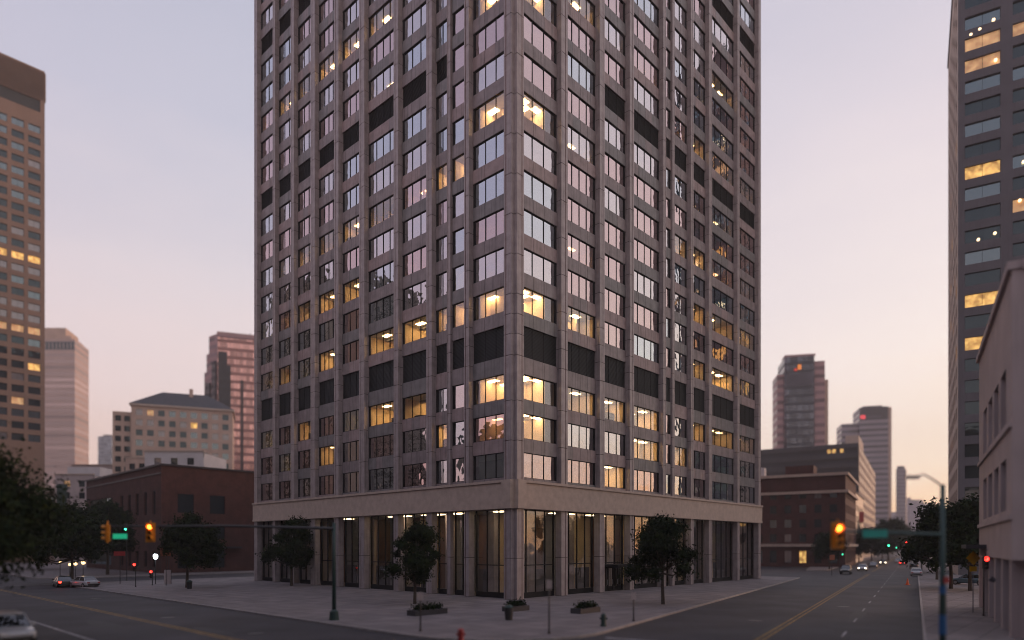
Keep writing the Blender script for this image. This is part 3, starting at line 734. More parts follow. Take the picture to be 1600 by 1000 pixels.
# rooftops and low buildings between
def low(label, px0, px1, Y, top, matn, name='building', dep=14, rowsn=2, roofm='roofgravel', uu=(1, 0), dark=None):
    o = at(px0, Y); fr = Fr(o, uu, (-uu[1], uu[0])); L_ = (px1-px0)*Y/F/max(.3, uu[0] - uu[1]*sx(px0)); H = zat(top, Y)
    r = thing(name, label, 'building', (*o, 0)); wl = MB()
    n = max(2, int(L_/4.5))
    rows = [(H - 3.4*(i+1), H - 3.4*(i+1) + 1.8) for i in range(rowsn)][::-1]
    facade(r, fr, even(n, 1.8, L_), rows, .35, matn, pickf(int(px0), .05, .3, .2), [0], 40, 2, wl, L_, H)
    wl.box(fr, .36, L_-.02, .36, dep, 0, H-.3, 0); wl.build('wall', [M[matn]], r)
    s = MB(); s.box(fr, -.2, L_+.2, -.2, .5, H+.002, H+.35); s.build('parapet', M['trimstone'], r)
    s = MB(); s.box(fr, .3, L_-.3, .5, dep-.3, H-.3, H-.1); s.build('roof', M[roofm], r)
    return r, fr, H, L_
r, fr, H, L_ = low('pale lilac low building with dark doorway left of the brick corner building', 86, 146, 190, 742, 'lilac', rowsn=2)
s = MB(); s.box(fr, .5, 3.4, -.05, .3, H-9.2, H-2.6); s.build('garage_door', M['green_iron'], r)
s = MB(); s.box(fr, 1.5, L_, 3, 9, H-.1, H+2.6); s.build('penthouse', M['white'], r)
low('tan low building below the pale pink tower', 58, 88, 200, 768, 'tan', rowsn=1)
low('white rooftop block showing above the brick corner building', 226, 318, 175, 706, 'white', rowsn=1)
low('pale pink low block beside the hipped roof', 196, 232, 205, 716, 'pinkstone', rowsn=2)
low('grey low block under the pink tower', 112, 200, 250, 727, 'lilac', rowsn=2)

# right-hand side ------------------------------------------------
# H: dark glass tower with chamfered top
Y = 330; o = at(1226, Y); Hh = Fr(o, unit(.97, -.22), unit(.22, .97)); HH = zat(558, Y)
rt = thing('office_tower', 'dark glass tower with pink banded flanks and small orange emblem at the top', 'office tower', (*o, 0))
lm = t_px(Hh, 1273)
m = MB(); m.prism([Hh.p(*p, 0)[:2] for p in ((1, 0), (lm-.4, 0), (lm, .6), (lm+1.5, 20), (0, 20), (0, 1))], 0, HH, 0); m.build('glass_shaft', M['g_hdark'], rt)
m = MB(); m.box(Hh, .6, lm-.6, -.25, .1, HH-14.5, HH-8.5)
for i in range(11): m.box(Hh, 1 + i*(lm-2)/11, 1 + i*(lm-2)/11 + .55, -.5, -.2, HH-14.5, HH-8.5)
m.build('crown_fins', M['greyclad'], rt)
m = MB(); m.box(Hh, -3.2, 0, 2, 16, 0, HH-8, 0); m.build('flank_wall', M['g_roseband'], rt)
u1_ = t_px(Hh, 1290); u2_ = t_px(Hh, 1298)
m = MB(); m.box(Hh, lm, u1_, 1.5, 20, 0, HH-2.5, 0); m.build('flank_wall', M['g_roseband'], rt)
m = MB(); m.box(Hh, u1_, u2_, 5, 22, 0, HH-11, 0); m.build('flank_wall', M['pinkstone'], rt)
m = MB(); m.box(Hh, 0, lm+.3, -.1, 8, HH, HH+.9); m.build('parapet', M['g_roseband'], rt)
s = MB(); s.box(Hh, 6.0, 7.6, -.5, -.27, HH-6.6, HH-4.2); s.build('emblem', emit('orange_emblem', (1, .3, .05, 1), .5), rt)
s = MB(); s.box(Hh, 4.4, 5.7, -.5, -.27, HH-7.2, HH-6.0); s.build('emblem', emit('red_emblem', (.8, .06, .03, 1), .35), rt)

# J: striped tower, K slim, L far blocks
Y = 470
o = at(1343, Y); J = Fr(o, unit(.96, -.28), unit(.28, .96)); HJ = zat(637, Y); lj = t_px(J, 1388)
rt = thing('office_tower', 'grey striped tower with small red emblem, tallest down the right street', 'office tower', (*o, 0))
m = MB(); m.box(J, 0, lj, 0, 22, 0, HJ, 0); m.build('wall', M['g_stripe'], rt)
m = MB(); m.box(J, .3, lj-.2, -.3, .2, HJ-8.5, HJ-.6); m.build('crown_panel', M['darkclad'], rt)
m = MB(); m.box(J, lj, lj+2.2, .8, 22, 0, HJ-.5); m.build('side_wall', M['pinkstone'], rt)  # sunlit edge: warmth of the low sun put into the pink stone colour
m = MB(); m.box(J, -11, 0, 3, 22, 0, HJ-10.5, 0); m.build('lower_wing', M['g_stripe'], rt)
s = MB(); s.box(J, .6, 3.6, -.5, -.31, HJ-8, HJ-5.6); s.build('emblem', emit('pinkred_emblem', (1, .08, .10, 1), .7), rt)
s = MB(); s.box(J, 4.4, 14, -.5, -.31, HJ-7.6, HJ-6.4); s.build('emblem', M['greyclad'], rt)
s = MB(); s.box(J, 3, lj-3, 4, 16, HJ, HJ+1.6); s.build('penthouse', M['greyclad'], rt)
r, fr, H = slab_tower('slim grey tower right of the striped tower', 1400, 1416, 640, 733, (1, 0), (.55, .83), 9.5, 12, 'g_slim')
s = MB(); s.box(fr, 1, 8, 1, 9, H, H+3); s.build('penthouse', M['greyclad'], r)
for px0, px1, Y, top, lb in ((1414, 1441, 800, 781, 'hazy lilac office block low on the skyline, right of the slim tower'), (1434, 1462, 760, 787, 'hazy lilac office block low on the skyline beside the street lamp'), (1380, 1404, 900, 800, 'hazy block low behind the striped and slim towers')):
    r, fr, H = slab_tower(lb, px0, px1, Y, top, (1, 0), (0, 1), (px1-px0)*Y/F, 16, 'g_lilac')
    s = MB(); s.box(fr, 3, 9, 3, 9, H, H+3); s.build('penthouse', M['lilac'], r)

# I: dark banded mid-rise; its pink stone sides
Y = 262; o = at(1341, Y); I1 = Fr(o, (-n2[0], -n2[1]), u2); I2 = Fr(o, u2, (-n2[0], -n2[1])); HI = zat(692, Y)
rt = thing('office_building', 'dark banded mid-rise office building with a few lit windows above the brick buildings', 'office building', (*o, 0))
li, li2 = 46, t_px(I2, 1367)
m = MB(); m.box(I1, 0, li, 0, li2, 0, HI-.3, 0); m.build('wall', M['g_dark'], rt)
nb = int(HI/3.9)
for i in range(nb):
    s = MB(); z = HI - 3.9*i; s.box(I1, -.15, li, -.35, .02, z-1.7, z); s.build('spandrel_band', M['darkclad'], rt)
m = MB(); m.box(I2, .3, li2, -.25, .05, 0, HI-.5); m.build('side_wall', M['g_pier'], rt)
for u, z, w in ((12, HI-5.6, 2.4), (15, HI-5.6, 1.6), (8, HI-3.4, 1.2), (9.8, HI-3.4, 1.2), (5.2, HI-3.4, 1.2), (17, HI-13.4, 2)):
    s = MB(); s.box(I1, u, u+w, -.06, .05, z, z+1.5); s.build('lit_window', M['winlit'], rt)
o2 = I2.p(14, 3, 0)[:2]
s = MB(); s.box(I2, 6, 34, .2, 5, HI-.3, HI+4); s.build('penthouse', M['trimstone'], rt)

# M: red brick buildings by the right street
Y = 168; o = at(1321, Y-2); Bm1 = Fr(o, (-n2[0], -n2[1]), u2); Bm2 = Fr(o, u2, (-n2[0], -n2[1])); HB = zat(742, Y)
rt = thing('brick_building', 'red brick building with pale cornices under the dark banded mid-rise', 'building', (*o, 0))
wl = MB(); cnt = [0]
facade(rt, Bm1, even(9, 1.7, 34), [(1, 4.2)] + [(6.4+3.7*i, 8.5+3.7*i) for i in range(4)], .4, 'brick2', pickf(21, .02, .2, .04), cnt, 100, 2, wl, 34, HB)
facade(rt, Bm2, even(9, 1.6, 34), [(1, 4.2)] + [(6.4+3.7*i, 8.5+3.7*i) for i in range(4)], .4, 'brick2', pickf(22, .02, .2, .04), cnt, 100, 2, wl, 34, HB)
wl.prism([Bm1.p(.41, .41, 0)[:2], Bm1.p(34, .41, 0)[:2], Bm1.p(34, 34, 0)[:2], Bm1.p(.41, 34, 0)[:2]], 0, HB-.4); wl.build('wall', [M['brick2']], rt)
for z in (HB-.2, HB-4.6, 5.2):
    m = MB(); m.box(Bm1, -.7, 34, -.7, .0, z, z+.7); m.box(Bm2, 0, 34, -.7, .0, z, z+.7); m.build('cornice', M['trimstone'], rt)
s = MB(); s.box(Bm1, 8, 15, 6, 13, HB-.4, HB+3.4); s.build('penthouse', M['brick2'], rt)
s = MB(); s.box(Bm1, 20, 23, 4, 7, HB-.4, HB+3.2); s.build('roof_vent', M['white'], rt)
# a taller plain wing behind it along the street
Y = 214; o = at(1337, Y); B1 = Fr(o, (-n2[0], -n2[1]), u2); B2 = Fr(o, u2, (-n2[0], -n2[1])); HB2 = zat(770, Y)
rt = thing('office_building', 'dark narrow building between the brick building and the banded mid-rise', 'office building', (*o, 0))
wl = MB(); facade(rt, B2, even(8, 2, 36), [(1.2, 4.6)] + [(6+3.6*i, 8+3.6*i) for i in range(4)], .4, 'darkclad', pickf(31, .06, .3, .05), [0], 100, 2, wl, 36, HB2)
wl.box(B2, .02, 36, .42, 26, 0, HB2-.3); wl.build('wall', [M['darkclad']], rt)
s = MB(); s.box(B2, -.3, 36.3, -.4, .5, HB2, HB2+.4); s.build('parapet', M['greyclad'], rt)

# O: tall dark tower on the right
Y = 120; o = at(1497, Y); O1 = Fr(o, n2, u2); O2 = Fr(o, u2, n2)
HO = 117
rt = thing('office_tower', 'dark grey tower with wide paired windows, several lit yellow, behind the grey stucco building', 'office tower', (*o, 0))
wl = MB(); cnt = [0]; rows = []
z = 6.0
while z + 2.3 < HO - 4: rows.append((z, z+2.3)); z += 3.82
zrow = {}
for py, st in ((33, 'spot'), (97, 'winlit_soft'), (195, 'winglass_blue'), (264, 'winlit'), (296, 'winglass_blue'), (398, 'winglass_blue'), (467, 'winlit'), (534, 'winlit'), (364, 'winglass')):
    zz = zat(py, 116); i = min(range(len(rows)), key=lambda q: abs(sum(rows[q])/2 - zz)); zrow[i] = st
pO = pickf(41, .03, .16, .03)
def po(iu, iz):
    st = zrow.get(iz)
    if st == 'spot': return 'winlit_soft'
    if iu == 1 and iz in (12, 15): return 'winlit_soft'
    return st if st and iu == 0 else pO(iu, iz)
facade(rt, O1, [(1.0, 6.2), (7.9, 13.1)], rows, .5, 'greyclad', po, cnt, 100, 2, wl, 14.2, HO)
ws = MB(); facade(rt, O2, [(4+5.6*i, 4+5.6*i+3.4) for i in range(7)], rows, .5, 'trimstone', pickf(42, .06, .4, .1), cnt, 100, 2, ws, 42, HO); ws.build('side_wall', [M['trimstone']], rt)
wl.prism([O1.p(.52, .52, 0)[:2], O1.p(14.2, .52, 0)[:2], O1.p(14.2, 42, 0)[:2], O1.p(.52, 42, 0)[:2]], 0, HO-.4); wl.build('wall', [M['greyclad']], rt)
s = MB(); s.box(O1, -.2, 14.4, -.2, .3, HO, HO+1); s.box(O2, .3, 42, -.2, .3, HO, HO+1); s.build('parapet', M['greyclad'], rt)
for (u, py) in ((1.9, 40), (3.2, 36), (5.2, 28), (5.5, 92), (3.0, 368), (5.4, 363), (8.9, 320), (10, 150), (9.4, 262)):
    z = zat(py, 117); s = MB(); s.tube([O1.p(u, -.03, z), O1.p(u, .3, z)], [.24, .24], 14); s.build('lamp', M['spot'], rt)

# N: grey stucco building at the right edge
o = s2(53.0, 4.9)      # near corner
# corner placed so that it shows at px 1578
Yc = 38.2; o = at(1578, Yc); N1 = Fr(o, u2, n2); N2 = Fr(o, n2, u2); HN = zat(430, Yc); lN = t_px(N1, 1530)
rt = thing('stucco_building', 'grey lilac stucco building with tall narrow recessed windows at the right edge', 'building', (*o, 0))
wl = MB(); cnt = [0]
def zN(py, px):
    t = t_px(N1, px); return zat(py, o[1] + t*u2[1])
zb0, zb1 = 7.5, 10.6; za0, za1 = 12.7, 16.0
colsN = [(1.8 + 4.2*i, 1.8 + 4.2*i + 3.0) for i in range(int((lN-2)/4.2))]
facade(rt, N1, colsN, [(zb0, zb1), (za0, za1)], .8, 'lilac', lambda a, b: 'darkpane', cnt, 100, 2, wl, lN, HN, 5.0)
wl.box(N1, 0, lN, 0, .9, 4.6, 5.0, 0)
wl.prism([N1.p(.002, .0, 0)[:2], N1.p(.002, 24, 0)[:2], N1.p(-.9, 24, 0)[:2], N1.p(-.9, .0, 0)[:2]], 4.6, HN, 0)
wl.box(N1, -.9, lN, .95, 24, 0, HN-.6, 0)
for z in (6.9, 12.1): wl.box(N1, -.95, lN, -.14, 0, z, z+.28, 0)
wl.box(N1, -1.0, lN+.1, -.22, .5, HN, HN+.45, 0); wl.box(N1, -1.1, -.9, .5, 24, HN-.1, HN+.45, 0)
for i in range(6): wl.box(N1, .0+4.4*i, .7+4.4*i, .05, .9, .15, 4.6, 0)
wl.build('wall', [M['lilac']], rt)
for i in range(5):
    mg, mf = MB(), MB(); u0 = .7+4.4*i; u1_ = u0+3.7
    if u1_ > lN: break
    mg.box(N1, u0, u1_, .5, .54, .7, 4.2); mf.box(N1, u0, u1_, .4, .6, .15, .7); mf.box(N1, u0, u1_, .4, .6, 4.2, 4.6); mf.box(N1, (u0+u1_)/2-.05, (u0+u1_)/2+.05, .44, .49, .7, 4.2)
    w = mg.build('storefront_window', M['winglass'], rt); mf.build('window_frame', M['frame'], w)
s = MB(); s.box(N1, 14.5, 21, -1.3, 0, 5.2, 5.5); s.build('awning', M['darkclad'], rt)
s = MB(); s.box(N1, -1.15, -.9, 1.6, 3.6, 1.0, 4.6); s.box(N1, -1.3, -.9, 1.5, 3.7, .15, 1.0); s.build('service_cabinet', M['green_iron'], rt)
s = MB(); s.tube([N1.p(-1.1, 1.1, .2), N1.p(-1.1, 1.1, 18)], [.06, .06], 8); s.build('downpipe', M['greyclad'], rt)
s = MB(); s.tube([N1.p(6, -.2, 3.1), N1.p(6, -.45, 3.3)], [.12, .2], 8); s.build('wall_lamp', M['greyclad'], rt)

# building across the left street, outside the frame but mirrored in the tower's glass
P = Fr(tw(-50, 96), uL, (-uR[0], -uR[1]))
rt = thing('office_building', 'dark stepped office building mirrored in the lower windows of the left facade', 'office building', (*P.p(0, 0, 0)[:2], 0))
m = MB(); m.box(P, 0, 22, 0, 20, 0, 74); m.box(P, 22, 50, 0, 24, 0, 80); m.box(P, 50, 74, 0, 24, 0, 70)
M['g_mirror'] = grid_mat('dark_gridded_skin', (.16, .15, .15), (.012, .014, .016), 3.0, 3.9, .62, .58, .2, gloss=.2)
m.build('wall', M['g_mirror'], rt)
s = MB(); s.box(P, 22, 50, -.3, .3, 80, 81.4); s.box(P, 0, 22, -.3, .3, 74, 75.4); s.build('parapet', M['greyclad'], rt)

for lb, fr, u1_, v1_, hh in (('plain dark office block behind the viewpoint across from the stucco building', Fr(s2(-74, 5.5), u2, n2), 84, 34, 46),
                            ('plain dark office block behind the viewpoint along the near side of the left street', Fr(tw(-60, -62), uL, (-uR[0], -uR[1])), 136, 30, 31),
                            ('plain dark office block straight behind the viewpoint', Fr((-44, -26), (1, 0), (0, -1)), 62, 30, 40)):
    rt = thing('office_building', lb, 'office building', (*fr.p(0, 0, 0)[:2], 0))  # unseen blocks added to darken the streets and the stucco front
    m = MB(); m.box(fr, 0, u1_, 0, v1_, 0, hh); m.build('wall', M['g_mirror'], rt)
    m = MB(); m.box(fr, -.3, u1_+.3, -.3, .4, hh, hh+1.2); m.build('parapet', M['greyclad'], rt)
# ---------------------------------------------------------------- trees
def leaf_cloud(blobs, n, size, seed, sq=.8):
    r = random.Random(seed); m = MB()
    tot = sum(b[3]**2 for b in blobs)
    for (x, y, z, rad) in blobs:
        for _ in range(int(n*rad*rad/tot)):
            while True:
                d = Vector((r.gauss(0, 1), r.gauss(0, 1), r.gauss(0, 1)))
                if d.length > .01: break
            d.normalize(); q = rad*min(1.55, abs(r.gauss(.62, .36)))
            c = Vector((x, y, z)) + Vector((d.x*q, d.y*q, d.z*q*sq))
            nrm = (d + Vector((r.gauss(0, .7), r.gauss(0, .7), r.gauss(.3, .6)))).normalized()
            a = nrm.orthogonal().normalized(); a.rotate(Matrix.Rotation(r.uniform(0, 6.28), 3, nrm)); b = nrm.cross(a)
            s = size*r.uniform(.6, 1.35)
            m.quad([tuple(c - a*s), tuple(c + b*s*.5 - a*.1*s), tuple(c + a*s), tuple(c - b*s*.5)], 0 if r.random() < .62 else 1)
    return m
def tree_parts(H, Rr, seed, n, leaf, base=.3):
    r = random.Random(seed); tr = MB()
    tr.tube([(0, 0, 0), (.05, .03, H*base*.6), (.0, .08, H*base*1.2), (.1, 0, H*.62)], [.045*H*.5, .036*H*.5, .03*H*.5, .012*H*.5], 8)
    blobs = []
    for i in range(30):
        a = r.uniform(0, 6.28); e = r.uniform(0, 1)**.9; rad = Rr*(.30 + .75*math.sqrt(r.random()))*(1 - .62*max(0, e-.35)/.65)
        p = (math.cos(a)*rad*.72, math.sin(a)*rad*.72, H*base + (H*(.92-base))*e)
        blobs.append((*p, Rr*r.choice((.14, .18, .22, .28, .34))))
        tr.tube([(0, .05, H*(base + .3*e*.6)), (p[0]*.5, p[1]*.5, p[2]*.8), p], [.013*H, .009*H, .003*H], 6)
    blobs.append((Rr*.1, 0, H*.58, Rr*.42)); blobs.append((0, Rr*.08, H*.84, Rr*.26))
    return tr, leaf_cloud(blobs, n, leaf, seed+7)
def tree(label, x, y, H, Rr, seed, n, leaf, base=.3, z=.15, group=None):
    t = thing('street_tree', label, 'tree', (x, y, z), group)
    tr, cr = tree_parts(H, Rr, seed, n, leaf, base)
    for mb, nm, mt in ((tr, 'trunk', [M['bark']]), (cr, 'crown', [M['leaf'], M['leaf2']])):
        mb.v = [(a+x, b+y, c+z) for a, b, c in mb.v]; mb.build(nm, mt, t)
    return t
tree('large dark tree leaning over the left street at the picture edge', -33.5, 37.5, 11.6, 7.7, 1, 70000, .16, .47)
base_trees = [tree('bushy dark tree standing right beside the large leaning one, over the two parked cars', *at(112, 96), 11.0, 6.2, 2, 14000, .28),
              tree('round dark tree just left of the red brick corner building', *at(168, 122), 13.5, 7, 3, 12000, .34),
              tree('dark street tree on the tower side of the left street', *at(292, 84), 9.2, 4.6, 4, 14000, .2, .34),
              tree('dark tree on the kerb behind the street lamp arm', *at(1464, 104), 9.6, 4.4, 15, 15000, .17, .32),
              tree('small tree in the plaza near the far left end of the tower', *at(455, 88), 9.0, 3.8, 26, 15000, .17, .34)]
def place(src, label, px, Y, s, rz, z=.15):
    o = copy_tree(src); x, y = at(px, Y); o.location = (x, y, z); o.rotation_euler = (0, 0, rz); o.scale = (s, s, s); o['label'] = label
    return o
place(base_trees[1], 'dark tree farther down the left street behind the silver car', 60, 150, 1.15, 1.1)
place(base_trees[4], 'young tree in the paving before the left facade of the tower', 648, 60.5, .82, .6)
place(base_trees[3], 'slim tree in the paving before the right facade of the tower', 1036, 60, .84, 2.4)
base_trees[2].scale = (1, 1, 1.05)
place(base_trees[0], 'broad dark tree behind the teal signal pole', 1486, 82, .95, .4)
place(base_trees[1], 'dark tree close to the grey stucco building wall', 1516, 78, .80, 2.2)
place(base_trees[1], 'far green tree under the striped tower', 1388, 235, 1.1, 2.9)
place(base_trees[0], 'far tree at the end of the right street below the slim tower', 1412, 285, 1.25, 5.1)
place(base_trees[2], 'far tree on the right kerb below the hazy skyline', 1446, 190, 1.1, .9)
place(base_trees[2], 'small tree in front of the red brick building on the right street', 1296, 150, .95, 1.5)
place(base_trees[1], 'dense dark tree on the left kerb past the parked cars of the right street', 1362, 196, .78, 1.0)
place(base_trees[0], 'dark tree on the left kerb, farther than the dense one, below the striped tower', 1379, 262, 1.05, 2.0)
place(base_trees[2], 'small tree on the kerb between the brick and dark buildings', 1342, 210, 1.1, 3.5)

# ---------------------------------------------------------------- street furniture
def signal_head(label, x, y, z, yaw, lit, group=None, back=True, lens='l_amber', h=1.05, col='sig_yellow'):
    """Head centred at (x,y,z); yaw = direction it faces."""
    t = thing('traffic_signal', label, 'traffic light', (x, y, z), group)
    fr = Fr((x, y), (-math.sin(yaw), math.cos(yaw)), (math.cos(yaw), math.sin(yaw)))     # v = facing
    m = MB(); m.box(fr, -.17, .17, -.12, .12, z-h/2, z+h/2)
    m.tube([fr.p(0, 0, z+h/2), fr.p(0, 0, z+h/2+.25)], [.04, .04], 8); m.build('housing', M[col], t)
    if back:
        m = MB(); m.box(fr, -.30, .30, .0, .02, z-h/2-.1, z+h/2+.1); m.build('backplate', M[col], t)
    for i in range(3):
        zz = z + h/3*(1-i)
        m = MB(); m.tube([fr.p(0, .10, zz), fr.p(0, .135, zz)], [.13 if back else .165]*2, 18); m.build('lens', M[lens] if i == lit else M['sig_dark'], t)
        m = MB()
        for k in range(9):
            a0, a1 = math.pi*(-.1 + 1.2*k/9), math.pi*(-.1 + 1.2*(k+1)/9)
            p = [fr.p(math.cos(a)*.15, d, zz + math.sin(a)*.15) for a, d in ((a0, .12), (a1, .12), (a1, .33), (a0, .33))]
            m.quad(p)
        m.build('visor', M['black' if col == 'black' else col], t)
    return t
face_cam = -math.pi/2
# right mast-arm pole
px_, py_ = at(1473, 32)
t = thing('signal_pole', 'teal steel signal pole with mast arm and blue wrapped foot on right sidewalk', 'signal pole', (px_, py_, .15))
m = MB(); m.tube([(px_, py_, .15), (px_, py_, 4), (px_, py_, zat(757, 32))], [.14, .125, .10], 14); m.build('pole', M['teal'], t, smooth=True)
m = MB(); m.tube([(px_, py_, .15), (px_, py_, .5), (px_, py_, .62)], [.26, .24, .15], 14); m.build('base', M['teal'], t)
za = zat(832, 32); ax, ay = at(1300, 31.6)
m = MB(); m.tube([(px_, py_, za-.1), ((px_+ax)/2, (py_+ay)/2, za), (ax, ay, za+.05)], [.09, .07, .05], 10); m.build('mast_arm', M['teal'], t)
lx, ly = at(1430, 32); zl = zat(745, 32)
m = MB(); m.tube([(px_, py_, zat(760, 32)), (px_-.5, py_, zl-.1), (lx+.4, ly, zl+.12), (lx, ly, zl)], [.05, .045, .04, .035], 8); m.build('lamp_arm', M['lilac'], t)
m = MB(); m.box(WF, lx-.42, lx+.15, ly-.14, ly+.14, zl-.1, zl+.06); m.build('lamp_head', M['lilac'], t)
for z0, z1, mt, rr in ((1.15, 2.1, 'blue', .165), (3.1, 3.5, 'blue', .15), (2.1, 3.1, 'green_iron', .15)):
    m = MB(); m.tube([(px_, py_, z0), (px_, py_, z1)], [rr, rr-.004], 14); m.build('wrap', M[mt], t)
xs, ys = px_ + .06, py_ - .19
m = MB(); m.box(WF, xs-.12, xs+.12, ys-.03, ys+.03, 3.62, 3.92); m.build('push_button_sign', M['sign_red'], t)
sgx, sgy = at(1307, 31.6)
signal_head('yellow traffic light with glowing amber lens on the right mast arm', sgx, sgy-.1, zat(837, 31.6), face_cam, 0)
sx0, sy0 = at(1365, 31.5)
t = thing('street_sign', 'teal street name sign hanging from the right mast arm', 'street sign', (sx0, sy0-.12, zat(834, 31.5)))
m = MB(); m.box(WF, sx0-.58, sx0+.58, sy0-.14, sy0-.11, zat(840, 31.5), zat(827, 31.5)); m.build('plate', M['sign_teal'], t)
m = MB(); m.box(WF, sx0-.585, sx0+.585, sy0-.15, sy0-.10, zat(827, 31.5)-.02, zat(827, 31.5)+.03); m.build('bracket', M['teal'], t)

# left mast-arm pole (dark green) and its heads
px_, py_ = at(522, gY(972))
t = thing('signal_pole', 'dark green signal pole with long mast arm on the plaza corner by left street', 'signal pole', (px_, py_, .15))
zp = zat(826, 44); ex, ey = at(160, 42)
m = MB(); m.tube([(px_, py_, .15), (px_, py_, 4), (px_, py_, zp+.5)], [.15, .13, .12], 14); m.build('pole', M['green_iron'], t, smooth=True)
m = MB(); m.tube([(px_, py_, .15), (px_, py_, .75), (px_, py_, .9)], [.36, .30, .15], 12); m.build('base', M['green_iron'], t)
m = MB(); m.tube([(px_, py_, zp+.1), ((px_+ex)/2, (py_+ey)/2, zp+.2), (ex, ey, zp+.1)], [.11, .085, .05], 10); m.build('mast_arm', M['darkclad'], t)
def on_arm(px):   # point on the arm at a picture column
    for k in range(400):
        q = k/399; x, y = px_ + (ex-px_)*q, py_ + (ey-py_)*q
        if CX + F*x/y <= px: return x, y
    return ex, ey
x, y = on_arm(237); signal_head('yellow traffic light with glowing amber lens on the left mast arm', x, y-.12, zat(832, y), face_cam+.1, 0)
x, y = on_arm(171); signal_head('yellow traffic light seen from its unlit side at the end of the left arm', x, y-.12, zat(833, y), face_cam-1.15, 9, back=True)
x, y = on_arm(190)
t = thing('street_sign', 'glowing green street name sign on the left mast arm', 'street sign', (x, y-.12, zat(838, y)))
m = MB(); m.box(WF, x-.44, x+.44, y-.16, y-.10, zat(838, y)-.16, zat(838, y)+.16); m.build('plate', M['sign_green'], t)
m = MB(); m.box(WF, x-.03, x+.03, y-.15, y-.11, zat(838, y)+.16, zp+.12); m.build('bracket', M['black'], t)
def post(name, label, cat, px, pybase, zt, mt='black', r=.05, base=None):
    Y = gY(pybase); x, y = at(px, Y); t = thing(name, label, cat, (x, y, .15))
    m = MB(); m.tube([(x, y, .15), (x, y, zt)], [r, r*.85], 10); m.build('post', M[mt], t, smooth=True)
    m = MB(); m.tube([(x, y, .15), (x, y, .28)], [r*2, r*1.6], 10); m.build('base', M[mt], t)
    return t, x, y, Y
# green signal farther back, red ones, lamp, signs
Y = 90
def post_signal(label, px, pyb, pyl, lens, lit=0):
    t, x, y, Y = post('signal_post', 'slim post carrying ' + label, 'signal post', px, pyb, zat(pyl, gY(pyb)) + .3)
    signal_head(label, x, y-.2, zat(pyl, Y) - (.35 if lit == 0 else -.35 if lit == 2 else 0), face_cam, lit, back=False, lens=lens, col='black')
post_signal('a black traffic light showing green beyond the left mast arm', 198, 909, 827, 'l_green', 2)
post_signal('a black traffic light showing red beside the silver car', 212, 919, 882, 'l_red')
post_signal('a black traffic light showing red in front of the brick shopfront', 238, 916, 893, 'l_red')
t, x, y, Y = post('street_lamp', 'white street lamp in front of the brick corner building', 'street lamp', 243, 914, zat(873, gY(914)))
m = MB(); m.tube([(x, y, zat(874, Y)), (x, y, zat(871, Y)), (x, y, zat(867, Y)), (x, y, zat(865, Y))], [.1, .3, .3, .08], 14); m.build('lamp_globe', M['l_white'], t)
for i, (px, py, lb) in enumerate(((94, 878, 'dim warm globe lamp leftmost under the dark trees'), (109, 882, 'warm globe lamp low between the dark trees'), (118, 881, 'warm globe lamp above the silver car'), (130, 879, 'brightest warm globe lamp beside the brick building tree'))):
    t, x, y, Y = post('street_lamp', lb, 'street lamp', px, 905, zat(py, gY(905)) - .2, group='x') if False else post('street_lamp', lb, 'street lamp', px, 905, zat(py, gY(905)) - .2)
    z = zat(py, Y); rr = (.16, .2, .24, .3)[i]
    m = MB(); m.tube([(x, y, z-rr), (x, y, z-rr*.5), (x, y, z+rr*.5), (x, y, z+rr)], [.08, rr, rr, .06], 12); m.build('lamp_globe', M['l_warm'], t)
    t['group'] = 'globe lamps down the left street'
def board(name, label, cat, px, py, Y, w, h, mt, pyb=None, thick=.08, arm=None):
    x, y = at(px, Y); z = zat(py, Y); t = thing(name, label, cat, (x, y, z))
    m = MB(); m.box(WF, x-w/2, x+w/2, y-thick, y, z-h/2, z+h/2); m.build('plate', M[mt], t)
    m = MB(); m.box(WF, x-w/2-.04, x+w/2+.04, y-.0, y+.05, z-h/2-.04, z+h/2+.04); m.build('frame', M['black'], t)
    m = MB(); m.tube([(x, y+.1, .15), (x, y+.1, z)], [.05, .05], 8); m.build('post', M['black'], t)
    return t
board('shop_sign', 'long red sign on a post among the dark left trees', 'sign', 187, 865, 92, 1.55, .6, 'sign_red')
board('shop_sign', 'brown orange sign beside the white street lamp', 'sign', 259, 862, 88, 1.4, 1.1, 'sign_brown')
board('banner', 'pale upright banner panel by the brick shopfront', 'banner', 262, 903, 92, .9, 2.2, 'lilac')
board('shop_sign', 'pale small sign high on the brick corner near the street tree', 'sign', 263, 845, 110, .9, .8, 'lilac')
# right street signals
Yf = 128; gx, gy = at(1440, Yf); zf = 6.2
t = thing('signal_pole', 'thin dark mast-arm pole at the next crossing down the right street', 'signal pole', (gx, gy, .15))
m = MB(); m.tube([(gx, gy, .15), (gx, gy, zf+.6)], [.13, .1], 10); m.build('pole', M['black'], t)
fx, fy = at(1378, Yf); m = MB(); m.tube([(gx, gy, zf), (fx, fy, zf+.1)], [.08, .05], 8); m.build('mast_arm', M['black'], t)
for px, py, ln, li_, lb in ((1387, 852, 'l_green', 2, 'black traffic light showing bright green over the right street'), (1399, 855, 'l_green_dim', 2, 'black traffic light showing dim green over the right street'), (1414, 848, 'l_red', 0, 'black traffic light showing red over the right street')):
    x, y = at(px, Yf); signal_head(lb, x, y-.2, zat(py, Yf) + (.35 if li_ == 2 else -.35), face_cam, li_, back=False, lens=ln, h=1.2, col='black')
t, x, y, Y = post('signal_post', 'post with dim green light and orange walk box before the right brick building', 'signal post', 1312, 896, zat(862, gY(896)))
signal_head('black traffic light showing dim green by the right brick building', x+.4, y-.2, zat(866, Y)+.35, face_cam, 2, back=False, lens='l_green_dim', col='black')
board('walk_sign', 'small orange box sign before the red brick building', 'sign', 1300, 871, 118, .9, .9, 'sign_brown')
